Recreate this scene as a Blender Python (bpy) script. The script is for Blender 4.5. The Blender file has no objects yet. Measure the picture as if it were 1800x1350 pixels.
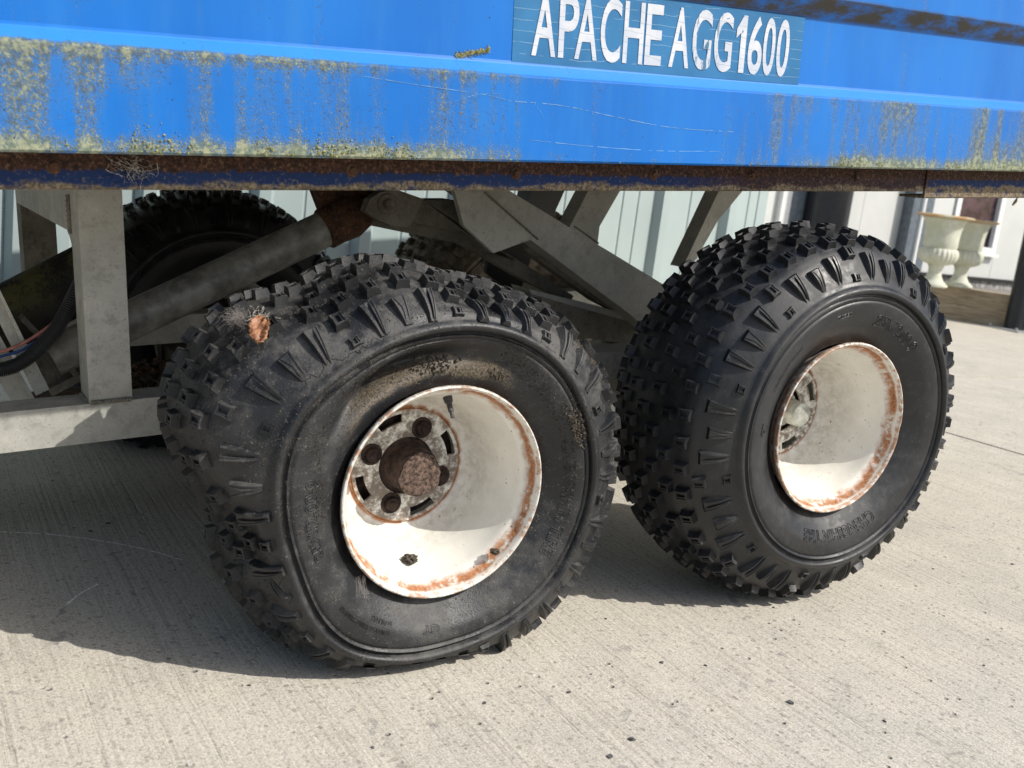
import bpy, bmesh, math, random
from mathutils import Vector, Matrix, noise as mnoise
from bpy_extras.object_utils import world_to_camera_view
R = math.radians
PI = math.pi
random.seed(7)
S = bpy.context.scene
C = bpy.data.collections.new("Scene objects"); S.collection.children.link(C)

# ------------------------------------------------------------------ camera
F = 1820.0                                     # focal length in pixels of an 1800 wide picture
CP = Vector((-0.57379, -1.05162, 0.60809)); YAW, PITCH, ROLL = 0.552244, 0.195452, 0.124751
fw = Vector((math.sin(YAW)*math.cos(PITCH), math.cos(YAW)*math.cos(PITCH), -math.sin(PITCH)))
r0 = Vector((math.cos(YAW), -math.sin(YAW), 0)); u0 = r0.cross(fw)
rt = math.cos(ROLL)*r0 + math.sin(ROLL)*u0; up = -math.sin(ROLL)*r0 + math.cos(ROLL)*u0
cd = bpy.data.cameras.new("camera"); cam = bpy.data.objects.new("camera", cd); C.objects.link(cam)
cd.sensor_width = 36; cd.lens = F/1800*36; cd.clip_start = .02; cd.clip_end = 500
cam.matrix_world = Matrix(((rt.x, up.x, -fw.x, CP.x), (rt.y, up.y, -fw.y, CP.y), (rt.z, up.z, -fw.z, CP.z), (0, 0, 0, 1)))
cd.dof.use_dof = True; cd.dof.focus_distance = 1.45; cd.dof.aperture_fstop = 9.0
S.camera = cam
# ------------------------------------------------------------------ world, sun, exposure
SUN = Vector((0.66, -0.80, 1.0)).normalized()   # towards the sun
w = bpy.data.worlds.new("World"); S.world = w; w.use_nodes = True
nt = w.node_tree; sky = nt.nodes.new("ShaderNodeTexSky"); sky.sky_type = 'NISHITA'; sky.sun_disc = False
sky.sun_elevation = math.asin(SUN.z); sky.sun_rotation = math.atan2(SUN.x, SUN.y)
sky.air_density = 1.0; sky.dust_density = 2.5; sky.ozone_density = 1.0
bg = nt.nodes["Background"]; bg.inputs[1].default_value = 0.14
nt.links.new(sky.outputs[0], bg.inputs[0])
ld = bpy.data.lights.new("sun", 'SUN'); ld.energy = 4.6; ld.angle = R(0.53); ld.color = (1, .955, .88)
sun = bpy.data.objects.new("sun", ld); C.objects.link(sun)
sun.rotation_euler = SUN.to_track_quat('Z', 'Y').to_euler()
S.view_settings.view_transform = 'Standard'; S.view_settings.look = 'None'
S.view_settings.exposure = 0.0; S.view_settings.gamma = 1.0; S.view_settings.use_curve_mapping = False
S.cycles.max_bounces = 8; S.cycles.diffuse_bounces = 5

# ------------------------------------------------------------------ node helper
class G:
    def __init__(s, name):
        s.m = bpy.data.materials.new(name); s.m.use_nodes = True; s.t = s.m.node_tree
        s.b = s.t.nodes["Principled BSDF"]; s.tc = s.t.nodes.new("ShaderNodeTexCoord"); s.obj = s.tc.outputs["Object"]
        s._g = None
    def n(s, k): return s.t.nodes.new("ShaderNode"+k)
    def put(s, sock, v):
        if hasattr(v, "is_linked") or hasattr(v, "links"): s.t.links.new(v, sock)
        elif isinstance(v, (tuple, list)) and sock.type == 'RGBA': sock.default_value = (*v[:3], 1)
        else: sock.default_value = v
    def map(s, scale=(1, 1, 1), loc=(0, 0, 0), rot=(0, 0, 0), vec=None):
        m = s.n("Mapping"); s.put(m.inputs[0], vec or s.obj)
        m.inputs["Scale"].default_value = scale; m.inputs["Location"].default_value = loc; m.inputs["Rotation"].default_value = rot
        return m.outputs[0]
    def world(s):
        return s.n("NewGeometry").outputs["Position"]
    def noise(s, scale, detail=3, rough=.55, vec=None, dist=0.0, col=False):
        m = s.n("TexNoise"); s.put(m.inputs["Vector"], vec or s.obj)
        m.inputs["Scale"].default_value = scale; m.inputs["Detail"].default_value = detail
        m.inputs["Roughness"].default_value = rough; m.inputs["Distortion"].default_value = dist
        return m.outputs[1 if col else 0]
    def vor(s, scale, vec=None, feat='F1', out=0, rnd=1.0):
        m = s.n("TexVoronoi"); m.feature = feat; s.put(m.inputs["Vector"], vec or s.obj)
        m.inputs["Scale"].default_value = scale; m.inputs["Randomness"].default_value = rnd
        return m.outputs[out]
    def op(s, o, a, b=0.0, c=None, clamp=False):
        m = s.n("Math"); m.operation = o; m.use_clamp = clamp; s.put(m.inputs[0], a); s.put(m.inputs[1], b)
        if c is not None: s.put(m.inputs[2], c)
        return m.outputs[0]
    def mul(s, a, b): return s.op('MULTIPLY', a, b)
    def add(s, a, b): return s.op('ADD', a, b)
    def sub(s, a, b): return s.op('SUBTRACT', a, b)
    def mx(s, a, b): return s.op('MAXIMUM', a, b)
    def rng(s, v, a, b, c=0.0, d=1.0, smooth=True):
        m = s.n("MapRange"); m.interpolation_type = 'SMOOTHSTEP' if smooth else 'LINEAR'
        s.put(m.inputs[0], v)
        for i, q in enumerate((a, b, c, d)): s.put(m.inputs[i+1], q)
        return m.outputs[0]
    def mix(s, f, a, b, mode='MIX'):
        m = s.n("Mix"); m.data_type = 'RGBA'; m.blend_type = mode
        s.put(m.inputs[0], f); s.put(m.inputs[6], a); s.put(m.inputs[7], b); return m.outputs[2]
    def xyz(s, vec=None):
        m = s.n("SeparateXYZ"); s.put(m.inputs[0], vec or s.obj); return m.outputs
    def normal_up(s):
        m = s.n("NewGeometry"); return s.xyz(m.outputs["Normal"])[2]
    def bump(s, h, dist, strength=1.0, prev=None):
        m = s.n("Bump"); s.put(m.inputs["Height"], h); m.inputs["Distance"].default_value = dist
        m.inputs["Strength"].default_value = strength
        if prev is not None: s.put(m.inputs["Normal"], prev)
        return m.outputs[0]
    def out(s, col, rough=.6, metal=0.0, nrm=None, spec=None, coat=None):
        s.put(s.b.inputs["Base Color"], col); s.put(s.b.inputs["Roughness"], rough); s.put(s.b.inputs["Metallic"], metal)
        if nrm is not None: s.put(s.b.inputs["Normal"], nrm)
        if spec is not None: s.put(s.b.inputs["Specular IOR Level"], spec)
        if coat is not None: s.b.inputs["Coat Weight"].default_value = coat; s.b.inputs["Coat Roughness"].default_value = .2
        return s.m

# ------------------------------------------------------------------ materials
def m_concrete():
    g = G("concrete"); W = g.world(); x, y, z = g.xyz(W)
    big = g.noise(1.3, 4, .6, W); mid = g.noise(9, 4, .6, W)
    col = g.mix(g.rng(big, .3, .7), (.53, .495, .425), (.455, .43, .37))
    col = g.mix(g.rng(mid, .35, .75), col, (.56, .52, .44))
    # broom grooves running away from the camera, wandering a little
    wob = g.noise(2.2, 3, .6, g.map((1, .35, 1), vec=W))
    lx = g.add(g.mul(x, 125.0), g.mul(wob, 5.0))
    cv = g.n("CombineXYZ"); g.put(cv.inputs[0], lx); g.put(cv.inputs[1], g.mul(y, 3.0)); cv = cv.outputs[0]
    groove = g.noise(1.0, 2, .5, cv)
    cv2 = g.n("CombineXYZ"); g.put(cv2.inputs[0], g.mul(lx, .37)); g.put(cv2.inputs[1], g.mul(y, 2.2)); g.put(cv2.inputs[2], 3.3)
    groove2 = g.noise(1.0, 4, .7, cv2.outputs[0])
    gdark = g.rng(groove2, .60, .74)
    col = g.mix(g.mul(gdark, .14), col, (.22, .195, .16))
    col = g.mix(g.mul(g.rng(groove, .52, .68), .30), col, (.26, .235, .19))
    # sand grain and pits
    gr = g.noise(330, 2, .7, W); gr2 = g.noise(140, 2, .6, W)
    col = g.mix(g.mul(g.rng(gr, .52, .62), .35), col, (.19, .165, .13))
    col = g.mix(g.mul(g.rng(gr, .44, .34), .3), col, (.72, .68, .6))
    col = g.mix(g.mul(g.rng(gr2, .57, .68), .5), col, (.24, .21, .17))
    cell = g.vor(560, W, 'F1', 1); cr_ = g.n("SeparateColor"); g.put(cr_.inputs[0], cell)
    col = g.mix(g.mul(g.rng(cr_.outputs[0], .70, .98), .38), col, (.17, .15, .12))
    col = g.mix(g.mul(g.rng(cr_.outputs[1], .72, .98), .36), col, (.76, .72, .64))
    cell2 = g.vor(210, W, 'F1', 1); cr2 = g.n("SeparateColor"); g.put(cr2.inputs[0], cell2)
    col = g.mix(g.mul(g.rng(cr2.outputs[0], .93, .995), .45), col, (.12, .105, .09))
    pv = g.vor(34, g.map((1, 1, 1), vec=W)); pm = g.mul(g.rng(pv, .15, .06), g.rng(g.noise(6, 3, .6, W), .47, .58))
    col = g.mix(g.mul(pm, .5), col, (.17, .15, .13))
    st = g.mul(g.rng(g.noise(22, 4, .65, W, .6), .60, .70), g.rng(g.noise(2.6, 2, .5, W), .47, .6))
    col = g.mix(g.mul(st, .55), col, (.16, .15, .15))
    # pale scratch marks on the left, in front of the beam
    h = g.add(g.mul(gr, -.25), g.add(g.mul(groove, -1.0), g.mul(gdark, -.5)))
    h = g.sub(h, g.mul(pm, 1.6))
    return g.out(col, .9, 0, g.bump(h, .0022, .8), .3)

def streaks(g, sc=1.0):
    """vertical runs of lichen in trailer coordinates, granular"""
    a = g.noise(1.0, 5, .62, g.map((36*sc, 1, 4*sc)), .3)
    f = g.noise(470, 3, .75); f2 = g.noise(120, 2, .6)
    return a, f, f2

def m_blue():
    g = G("blue_paint"); x, y, z = g.xyz()
    base = g.mix(g.rng(g.noise(5, 4, .6, g.map((1, 1, .4))), .3, .7), (.004, .128, .47), (.008, .165, .56))
    base = g.mix(g.mul(g.rng(g.noise(40, 3, .6, g.map((1, 1, .12))), .45, .8), .35), base, (.03, .19, .50))
    base = g.mix(g.mul(g.rng(z, .7175, .7195), g.mul(g.rng(z, .7325, .7305), .55)), base, (.055, .29, .66))  # sky and sun sheen on the ledge, painted in as paler blue
    a, f, f2 = streaks(g)
    leftp = g.rng(x, .42, -.15); midr = g.mul(g.rng(x, .38, .62), g.rng(x, 1.02, .80)); rightp = g.rng(x, .92, 1.08)
    lowb = g.rng(z, .722, .716)                                   # only below the lower ledge
    region = g.add(.06, g.add(g.mul(leftp, .29), g.add(g.mul(midr, .31), g.mul(rightp, .36))))
    region = g.mul(region, g.add(.30, g.mul(lowb, .70)))
    patch = g.rng(g.noise(4.2, 2, .5, g.map((1, 1, 1.6), loc=(3, 0, 1))), .38, .60)
    region = g.mul(region, g.add(.72, g.mul(patch, .55)))
    edge = g.add(g.mul(g.rng(z, .642, .622), g.add(.04, g.mul(g.mx(leftp, g.rng(x, .60, .80)), .27))), g.mul(g.mul(g.rng(z, .700, .717), lowb), g.mul(leftp, .22)))
    dens = g.add(region, edge)
    thr = g.sub(1.0, dens)
    mask = g.rng(g.add(g.mul(a, 1.05), g.mul(g.sub(f, .5), 1.3)), g.sub(g.mul(thr, .85), .02), g.add(g.mul(thr, .85), .20))
    haze = g.mul(g.rng(a, g.sub(thr, .32), g.add(thr, .02)), .62)
    lich = g.mix(g.rng(f2, .38, .62), (.115, .110, .042), (.34, .33, .125))
    lich = g.mix(g.mul(g.rng(z, .650, .622), .75), lich, g.mix(g.rng(f2, .4, .6), (.21, .22, .04), (.44, .42, .17)))
    col = g.mix(haze, base, (.085, .18, .31))
    col = g.mix(g.mul(mask, .72), col, lich)
    # dirty shaded flange higher up
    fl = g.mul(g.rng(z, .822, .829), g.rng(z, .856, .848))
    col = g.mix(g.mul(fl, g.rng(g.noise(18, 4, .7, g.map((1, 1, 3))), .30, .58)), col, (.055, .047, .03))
    # thin scratches
    sp = g.vor(75); col = g.mix(g.mul(g.rng(sp, .10, .05), g.rng(g.noise(11, 2), .52, .6)), col, (.03, .035, .05))
    h = g.add(g.mul(mask, g.add(.4, f)), g.mul(g.noise(2.4, 3, .5), 1.1))
    return g.out(col, g.add(.33, g.mul(mask, .5)), 0, g.bump(h, .0016, .6), .3)

def m_sticker():
    g = G("teal_sticker"); x, y, z = g.xyz()
    col = g.mix(g.rng(g.noise(14, 3, .6), .3, .7), (.010, .125, .29), (.018, .160, .36))
    cr = g.add(g.mul(z, 1.0), g.mul(g.sub(g.noise(20, 4, .6, g.map((1, 1, .8))), .5), .010))
    w_ = g.op('PINGPONG', g.mul(g.add(cr, g.mul(g.noise(6, 1, .5), .012)), 75.0), .5)
    line = g.mul(g.rng(w_, .035, .0), g.rng(g.noise(24, 3, .6), .44, .52))
    col = g.mix(g.mul(line, .45), col, (.30, .48, .60))
    return g.out(col, .5, 0, g.bump(line, .0005, .5), .4)

def m_letter():
    g = G("worn_white_vinyl"); x, y, z = g.xyz(g.world())
    W = g.world()
    f = g.noise(90, 4, .75, W); b = g.noise(30, 3, .6, W)
    col = g.mix(g.rng(b, .35, .7), (.46, .50, .57), (.58, .60, .64))
    col = g.mix(g.rng(f, .66, .70), col, (.05, .15, .27))
    dmg = g.mul(g.rng(g.noise(60, 4, .8, g.map((1, 1, .25), vec=W)), .50, .56), g.mul(g.rng(x, .328, .345), g.rng(x, .395, .37)))
    col = g.mix(dmg, col, (.04, .14, .25))
    w_ = g.op('PINGPONG', g.mul(g.add(z, g.mul(g.noise(20, 3, .6, W), .012)), 75.0), .5)
    col = g.mix(g.mul(g.rng(w_, .04, .0), .6), col, (.10, .16, .22))
    return g.out(col, .6)

def m_rail():
    g = G("rusty_navy_rail"); x, y, z = g.xyz()
    n1 = g.noise(11, 5, .7, g.map((1, 1, 1.6))); n2 = g.noise(70, 4, .75); f = g.noise(260, 3, .7)
    navy = g.mix(n2, (.005, .018, .075), (.010, .032, .11))
    rust = g.mix(g.rng(f, .35, .65), (.018, .010, .007), (.085, .036, .020))
    dirt = g.mix(g.rng(f, .35, .65), (.09, .070, .045), (.27, .215, .14))
    rx = g.mul(g.rng(x, .40, .58), g.rng(x, .985, .965))
    top = g.rng(g.add(z, g.mul(g.sub(n2, .5), .016)), .597, .601)
    col = g.mix(g.mx(top, g.mul(rx, .85)), navy, rust)
    low = g.rng(g.add(z, g.mul(g.sub(n1, .5), .040)), .590, .584)
    col = g.mix(g.mul(low, g.rng(n2, .30, .50)), col, dirt)
    col = g.mix(g.mul(g.rng(f, .58, .66), .3), col, dirt)
    return g.out(col, .78, 0, g.bump(g.add(n2, f), .0015, .7), .3)

def m_galv():
    g = G("weathered_galvanised_steel"); W = g.world()
    a = g.noise(7, 5, .65, W); b = g.noise(45, 4, .7, W); f = g.noise(300, 2, .6, W); c = g.vor(38, W, 'F1', 1)
    col = g.mix(g.rng(a, .3, .7), (.355, .355, .325), (.50, .49, .44))
    col = g.mix(g.mul(g.rng(b, .48, .68), .45), col, (.22, .215, .19))
    col = g.mix(g.mul(g.rng(b, .42, .30), .4), col, (.60, .58, .50))
    sp = g.vor(95, W); col = g.mix(g.mul(g.rng(sp, .16, .06), g.rng(a, .5, .6)), col, (.06, .05, .04))
    col = g.mix(g.mul(g.rng(f, .58, .7), .4), col, (.19, .18, .15))
    return g.out(col, .66, .12, g.bump(g.add(b, g.mul(f, .4)), .0009, .6), .4)

def m_galv_dirty():
    g = G("dirty_brown_steel"); W = g.world()
    a = g.noise(9, 5, .65, W); b = g.noise(60, 4, .7, W); f = g.noise(260, 3, .7, W)
    col = g.mix(g.rng(a, .3, .7), (.125, .115, .095), (.24, .225, .185))
    col = g.mix(g.mul(g.rng(b, .48, .7), .6), col, (.075, .060, .045))
    col = g.mix(g.mul(g.rng(f, .56, .68), .5), col, (.34, .31, .25))
    return g.out(col, .75, .1, g.bump(g.add(b, f), .001, .6), .35)

def m_rust():
    g = G("dark_rusty_steel"); W = g.world()
    b = g.noise(50, 5, .75, W); f = g.noise(220, 3, .7, W)
    col = g.mix(g.rng(b, .3, .7), (.030, .020, .016), (.13, .060, .032)); col = g.mix(g.mul(g.rng(f, .55, .65), .6), col, (.22, .16, .11))
    return g.out(col, .85, .1, g.bump(g.add(b, f), .0018, .8), .3)

def m_moss():
    g = G("black_cylinder_with_moss"); W = g.world()
    a = g.noise(16, 5, .7, W); f = g.noise(170, 3, .7, W); z = g.normal_up()
    col = g.mix(g.rng(a, .4, .7), (.010, .010, .009), (.035, .033, .025))
    mm = g.mul(g.rng(g.add(g.mul(a, .8), g.mul(f, .35)), .52, .66), g.rng(z, -.3, .5))
    col = g.mix(g.mul(mm, .8), col, (.085, .080, .022))
    return g.out(col, .7, 0, g.bump(g.add(g.mul(mm, 2.0), f), .0015, .8), .4)

def rubber(name, dusty, seed):
    g = G(name); W = g.world(); W2 = g.map((1, 1, 1), loc=(seed, 0, 0), vec=W); up_ = g.normal_up()
    a = g.noise(9, 5, .65, W2); b = g.noise(55, 4, .7, W2); f = g.noise(420, 3, .75, W2)
    col = g.mix(g.rng(a, .3, .7), (.009, .010, .0115), (.022, .023, .0255))
    col = g.mix(g.mul(g.rng(b, .5, .75), .35), col, (.055, .055, .055))
    d = g.mul(g.rng(g.add(a, g.mul(g.sub(b, .5), .7)), .42, .68), g.rng(up_, -.25, .75))
    col = g.mix(g.mul(d, .20 + .42*dusty), col, (.112, .108, .098) if dusty else (.066, .068, .070))
    sp = g.mul(g.rng(f, .585, .66), g.rng(b, .42, .62))
    col = g.mix(g.mul(sp, .15+.45*dusty), col, (.26, .235, .19))
    if dusty:   # dried mud lying on the upper sidewall and the left shoulder
        o = g.tc.outputs["Object"]; x, y, z = g.xyz(o)
        q = g.noise(26, 5, .7, W2)
        rad = g.add(g.op('SQRT', g.add(g.mul(x, x), g.mul(z, z))), g.mul(g.sub(q, .5), .030))
        m = g.mul(g.mul(g.rng(rad, .143, .149), g.rng(rad, .170, .160)), g.mul(g.rng(x, -.15, -.10), g.rng(x, .085, .05)))
        m = g.mul(g.mul(m, g.rng(z, .04, .09)), g.rng(y, .04, .02))
        col = g.mix(g.mul(m, .85), col, g.mix(g.rng(f, .4, .6), (.045, .035, .024), (.17, .135, .09)))
    cr = g.vor(17, g.map((1, 1, 1), vec=g.add(0, 0) if False else W2), 'DISTANCE_TO_EDGE')
    h = g.add(g.mul(b, .5), g.add(g.mul(f, .25*(1+2*dusty)), g.mul(sp, .8*dusty)))
    return g.out(col, g.rng(g.add(a, g.mul(d, .4)), .3, .8, .33, .60), 0, g.bump(h, .0010, .7), .5)

def m_rim(seed, rust=1.0, liprust=.0):
    g = G("rusted_white_rim"); x, y, z = g.xyz(); v = g.map((1, 1, 1), loc=(seed, 0, 0))
    rad = g.op('SQRT', g.add(g.mul(x, x), g.mul(z, z)))
    n1 = g.noise(16, 5, .7, v); n2 = g.noise(75, 4, .75, v); f = g.noise(300, 3, .7, v)
    col = g.mix(g.rng(n1, .3, .7), (.70, .685, .625), (.80, .785, .715))
    # dirt film deep in the barrel
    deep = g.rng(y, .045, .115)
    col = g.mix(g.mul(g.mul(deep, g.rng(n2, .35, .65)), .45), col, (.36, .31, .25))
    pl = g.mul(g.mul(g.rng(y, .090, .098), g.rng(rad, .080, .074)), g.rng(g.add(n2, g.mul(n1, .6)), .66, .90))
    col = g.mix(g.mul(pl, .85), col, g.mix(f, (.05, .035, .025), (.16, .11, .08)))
    # rust band along the bead step behind the lip, and on the lip
    dn = g.mul(g.sub(n1, .5), .022)
    band = g.mul(g.rng(g.add(y, dn), .0015, .0075), g.rng(g.add(y, g.mul(dn, 1.2)), .0215, .0125))
    band = g.mul(band, g.rng(g.add(n2, g.mul(n1, .65)), .62, .84))
    lip = g.mul(g.rng(y, .0035, -.001), g.rng(g.add(n2, g.mul(n1, .5)), .72-liprust, .88-liprust))
    plate_edge = g.mul(g.rng(y, .086, .096), g.mul(g.mul(g.rng(rad, .073, .0765), g.rng(rad, .0830, .0785)), g.rng(n2, .34, .52)))
    rustm = g.mx(g.mx(band, g.mul(lip, .8)), plate_edge)
    rc = g.mix(g.rng(f, .35, .65), (.20, .062, .014), (.50, .20, .065)); rc = g.mix(g.rng(n2, .62, .75), rc, (.10, .035, .015))
    col = g.mix(g.mul(rustm, .95*rust), col, rc)
    outr = g.mul(g.rng(rad, .1315, .1335), g.rng(n2, .38, .55)); col = g.mix(g.mul(outr, .4), col, (.10, .07, .05))
    ch = g.mul(g.rng(g.noise(140, 3, .7, v), .645, .68), g.rng(n1, .45, .62)); col = g.mix(ch, col, (.07, .055, .04))
    ch2 = g.mul(g.rng(n2, .66, .72), .5); col = g.mix(ch2, col, (.55, .33, .17))
    return g.out(col, g.add(.36, g.mul(rustm, .5)), 0, g.bump(g.sub(g.mul(f, .4), g.mul(rustm, .8)), .0008, .5), .5)

def flat(name, c, rough=.6, metal=0, var=.15, sc=30, bumpd=.0005, spec=.4):
    g = G(name); W = g.world(); a = g.noise(sc, 4, .65, W)
    c2 = tuple(max(0, v*(1-var*2)) for v in c); c3 = tuple(v*(1+var) for v in c)
    return g.out(g.mix(g.rng(a, .3, .7), c2, c3), rough, metal, g.bump(a, bumpd, .5), spec)

def m_corrug():
    g = G("pale_green_grey_sheet"); W = g.world(); a = g.noise(2.2, 4, .6, W); b = g.noise(60, 3, .6, g.map((1, 1, .1), vec=W))
    col = g.mix(g.rng(a, .3, .7), (.36, .435, .43), (.40, .475, .47)); col = g.mix(g.mul(g.rng(b, .55, .8), .25), col, (.36, .43, .43))
    return g.out(col, .5, 0, None, .35)

def m_panelwhite():
    g = G("off_white_cladding"); W = g.world(); a = g.noise(1.6, 4, .6, W)
    return g.out(g.mix(g.rng(a, .3, .7), (.52, .535, .52), (.60, .615, .60)), .55)

def m_timber():
    g = G("weathered_timber"); W = g.world(); a = g.noise(3, 5, .65, g.map((2, 2, 22), vec=W), .4); b = g.noise(9, 4, .6, W)
    col = g.mix(g.rng(a, .3, .7), (.25, .19, .125), (.45, .37, .265)); col = g.mix(g.mul(g.rng(b, .5, .7), .4), col, (.14, .115, .08))
    return g.out(col, .85, 0, g.bump(a, .002, .7), .2)

def m_stone(name, c1, c2):
    g = G(name); W = g.world(); x, y, z = g.xyz(W); a = g.noise(14, 5, .65, W); f = g.noise(90, 3, .6, W)
    col = g.mix(g.rng(a, .35, .7), c1, c2)
    rimz = g.rng(z, .688, .702)
    col = g.mix(g.mul(rimz, g.rng(a, .3, .55)), col, (.48, .30, .14)); col = g.mix(g.mul(g.rng(f, .58, .7), .3), col, (.30, .31, .24))
    return g.out(col, .85, 0, g.bump(g.add(a, f), .002, .6), .2)

M = dict(
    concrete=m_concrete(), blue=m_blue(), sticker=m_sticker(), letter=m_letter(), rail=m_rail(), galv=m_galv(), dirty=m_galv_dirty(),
    rust=m_rust(), ramsteel=flat('worn_grey_ram_tube', (.33, .32, .285), .5, .25, .25, 26, .0008), moss=m_moss(), rubber=rubber("black_rubber", 0, 3.1), dusty=rubber("dusty_rubber", 1, 8.7), dust_lit=flat('dusty_lit_rubber', (.19, .165, .13), .9, 0, .35, 40, .001), corrug=m_corrug(),  # far tyre's dusty brown is lightened to stand in for missing light
    white=m_panelwhite(), timber=m_timber(), urn=m_stone("cast_stone_green_tinge", (.50, .52, .40), (.62, .62, .54)),
    rimA=m_rim(2.2), rimB=m_rim(7.9, 1.0, .07), black=flat("black_paint", (.012, .013, .016), .35, 0, .2, 8), pole=flat("black_pole_paint", (.016, .018, .024), .38),
    greyblue=flat("slate_grey_trim", (.13, .16, .19), .4), trim=flat("white_upvc", (.76, .78, .78), .35, 0, .04, 6), glass=None,
    pink=flat("faded_pink_hose", (.42, .17, .14), .5, 0, .2, 60), bluecable=flat("blue_hose", (.012, .055, .22), .45), conduit=flat("black_corrugated_conduit", (.022, .023, .025), .45),
    zinc=flat("zinc_cap", (.42, .43, .38), .45, .35, .2, 60, .001), hubrust=flat("brown_hub_rust", (.042, .024, .018), .85, 0, .4, 90, .003),
    hubdust=flat("dusty_hub_cap", (.125, .085, .066), .95, 0, .42, 230, .004), plinth=flat("pale_block_plinth", (.34, .33, .32), .9, 0, .3, 24), dark=flat("dark_gap", (.02, .02, .022), .8),
    leaf=None, fluff=flat("grey_cobweb_fluff", (.30, .27, .25), .9, 0, .2, 200), crumb=flat("dry_soil_crumbs", (.085, .070, .052), .95, 0, .5, 400),
    feather=flat("pale_feather_down", (.50, .46, .40), .9, 0, .2, 200), stone=flat("small_dark_chip", (.12, .115, .115), .8, 0, .4, 90), gravel=flat("bed_gravel", (.28, .26, .23), .95, 0, .5, 80, .01),
    chalk=flat("pale_scrape", (.86, .84, .80), .95, 0, .1, 200), base=flat("sub_base", (.16, .15, .13), .95, 0, .3, 40), plate=flat("galvanised_base_plate", (.42, .43, .44), .5, .4, .1, 20), debris=flat("rotten_brown_litter", (.10, .065, .04), .95, 0, .5, 120, .004),
)
g = G("window_glass"); M['glass'] = g.out(g.mix(g.rng(g.noise(5, 4, .6, g.world()), .4, .62), (.022, .012, .018), (.10, .055, .075)), .12, 0, None, .6)
g = G("dry_brown_leaf"); M['leaf'] = g.out(g.mix(g.rng(g.noise(110, 4, .7), .35, .65), (.17, .062, .026), (.40, .19, .085)), .55, 0, g.bump(g.noise(160, 3), .001, .8), .5)

# ------------------------------------------------------------------ object helpers
def link(o, parent=None, label=None, cat=None, group=None, kind=None):
    if o.name not in C.objects: C.objects.link(o)
    if parent is not None: o.parent = parent
    if label: o["label"] = label
    if cat: o["category"] = cat
    if group: o["group"] = group
    if kind: o["kind"] = kind
    return o
def empty(name, mat=None, parent=None, **k):
    o = bpy.data.objects.new(name, None); o.empty_display_size = .1; link(o, parent, **k)
    if mat is not None:
        if parent is None: o.matrix_world = mat
        else: o.matrix_basis = mat
    return o
def mesh(name, V, Fc, mat, parent=None, smooth=False, sharp=None, matrix=None, **k):
    me = bpy.data.meshes.new(name); me.from_pydata([tuple(v) for v in V], [], Fc); me.validate()
    me.materials.append(M[mat] if isinstance(mat, str) else mat)
    if smooth:
        me.shade_smooth()
        if sharp: me.set_sharp_from_angle(angle=R(sharp))
    o = bpy.data.objects.new(name, me); link(o, parent, **k)
    if matrix is not None: o.matrix_basis = matrix
    return o
def bmobj(name, bm, mat, parent=None, smooth=False, sharp=35, bevel=0, segs=2, matrix=None, **k):
    me = bpy.data.meshes.new(name)
    if bevel:
        es = [e for e in bm.edges if len(e.link_faces) == 2 and e.calc_face_angle(0) > R(25)]
        bmesh.ops.bevel(bm, geom=es, offset=bevel, segments=segs, affect='EDGES', profile=.6, clamp_overlap=True); smooth = True
    bmesh.ops.recalc_face_normals(bm, faces=bm.faces); bm.to_mesh(me); bm.free()
    me.materials.append(M[mat] if isinstance(mat, str) else mat)
    if smooth: me.shade_smooth(); me.set_sharp_from_angle(angle=R(sharp))
    o = bpy.data.objects.new(name, me); link(o, parent, **k)
    if matrix is not None: o.matrix_basis = matrix
    return o
def bm_prism(bm, poly, axis, a, b):
    """poly: 2D points, extruded along axis from a to b"""
    def P(p, t):
        return {'x': (t, p[0], p[1]), 'y': (p[0], t, p[1]), 'z': (p[0], p[1], t)}[axis]
    A = [bm.verts.new(P(p, a)) for p in poly]; B = [bm.verts.new(P(p, b)) for p in poly]; n = len(poly)
    bm.faces.new(A); bm.faces.new(B[::-1])
    for i in range(n): bm.faces.new((A[i], B[i], B[(i+1) % n], A[(i+1) % n]))
def prism(name, poly, axis, a, b, mat, parent=None, bevel=.001, **k):
    bm = bmesh.new(); bm_prism(bm, poly, axis, a, b); return bmobj(name, bm, mat, parent, bevel=bevel, **k)
def box(name, lo, hi, mat, parent=None, bevel=.001, **k):
    return prism(name, [(lo[0], lo[1]), (hi[0], lo[1]), (hi[0], hi[1]), (lo[0], hi[1])], 'z', lo[2], hi[2], mat, parent, bevel, **k)
def lathe(prof, n=48, axis='y', jit=None):
    """prof (r, t) closed or open; returns V, F around axis"""
    V = []; Fc = []
    for i in range(n):
        a = 2*PI*i/n
        for j, (r, t) in enumerate(prof):
            rr = r if jit is None else r*jit(a, j)
            c, s = rr*math.cos(a), rr*math.sin(a)
            V.append((c, t, s) if axis == 'y' else (c, s, t))
    m = len(prof)
    for i in range(n):
        for j in range(m-1):
            a0, a1 = i*m+j, ((i+1) % n)*m+j
            Fc.append((a0, a1, a1+1, a0+1) if axis == 'y' else (a0, a0+1, a1+1, a1)[::-1])
    return V, Fc
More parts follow.
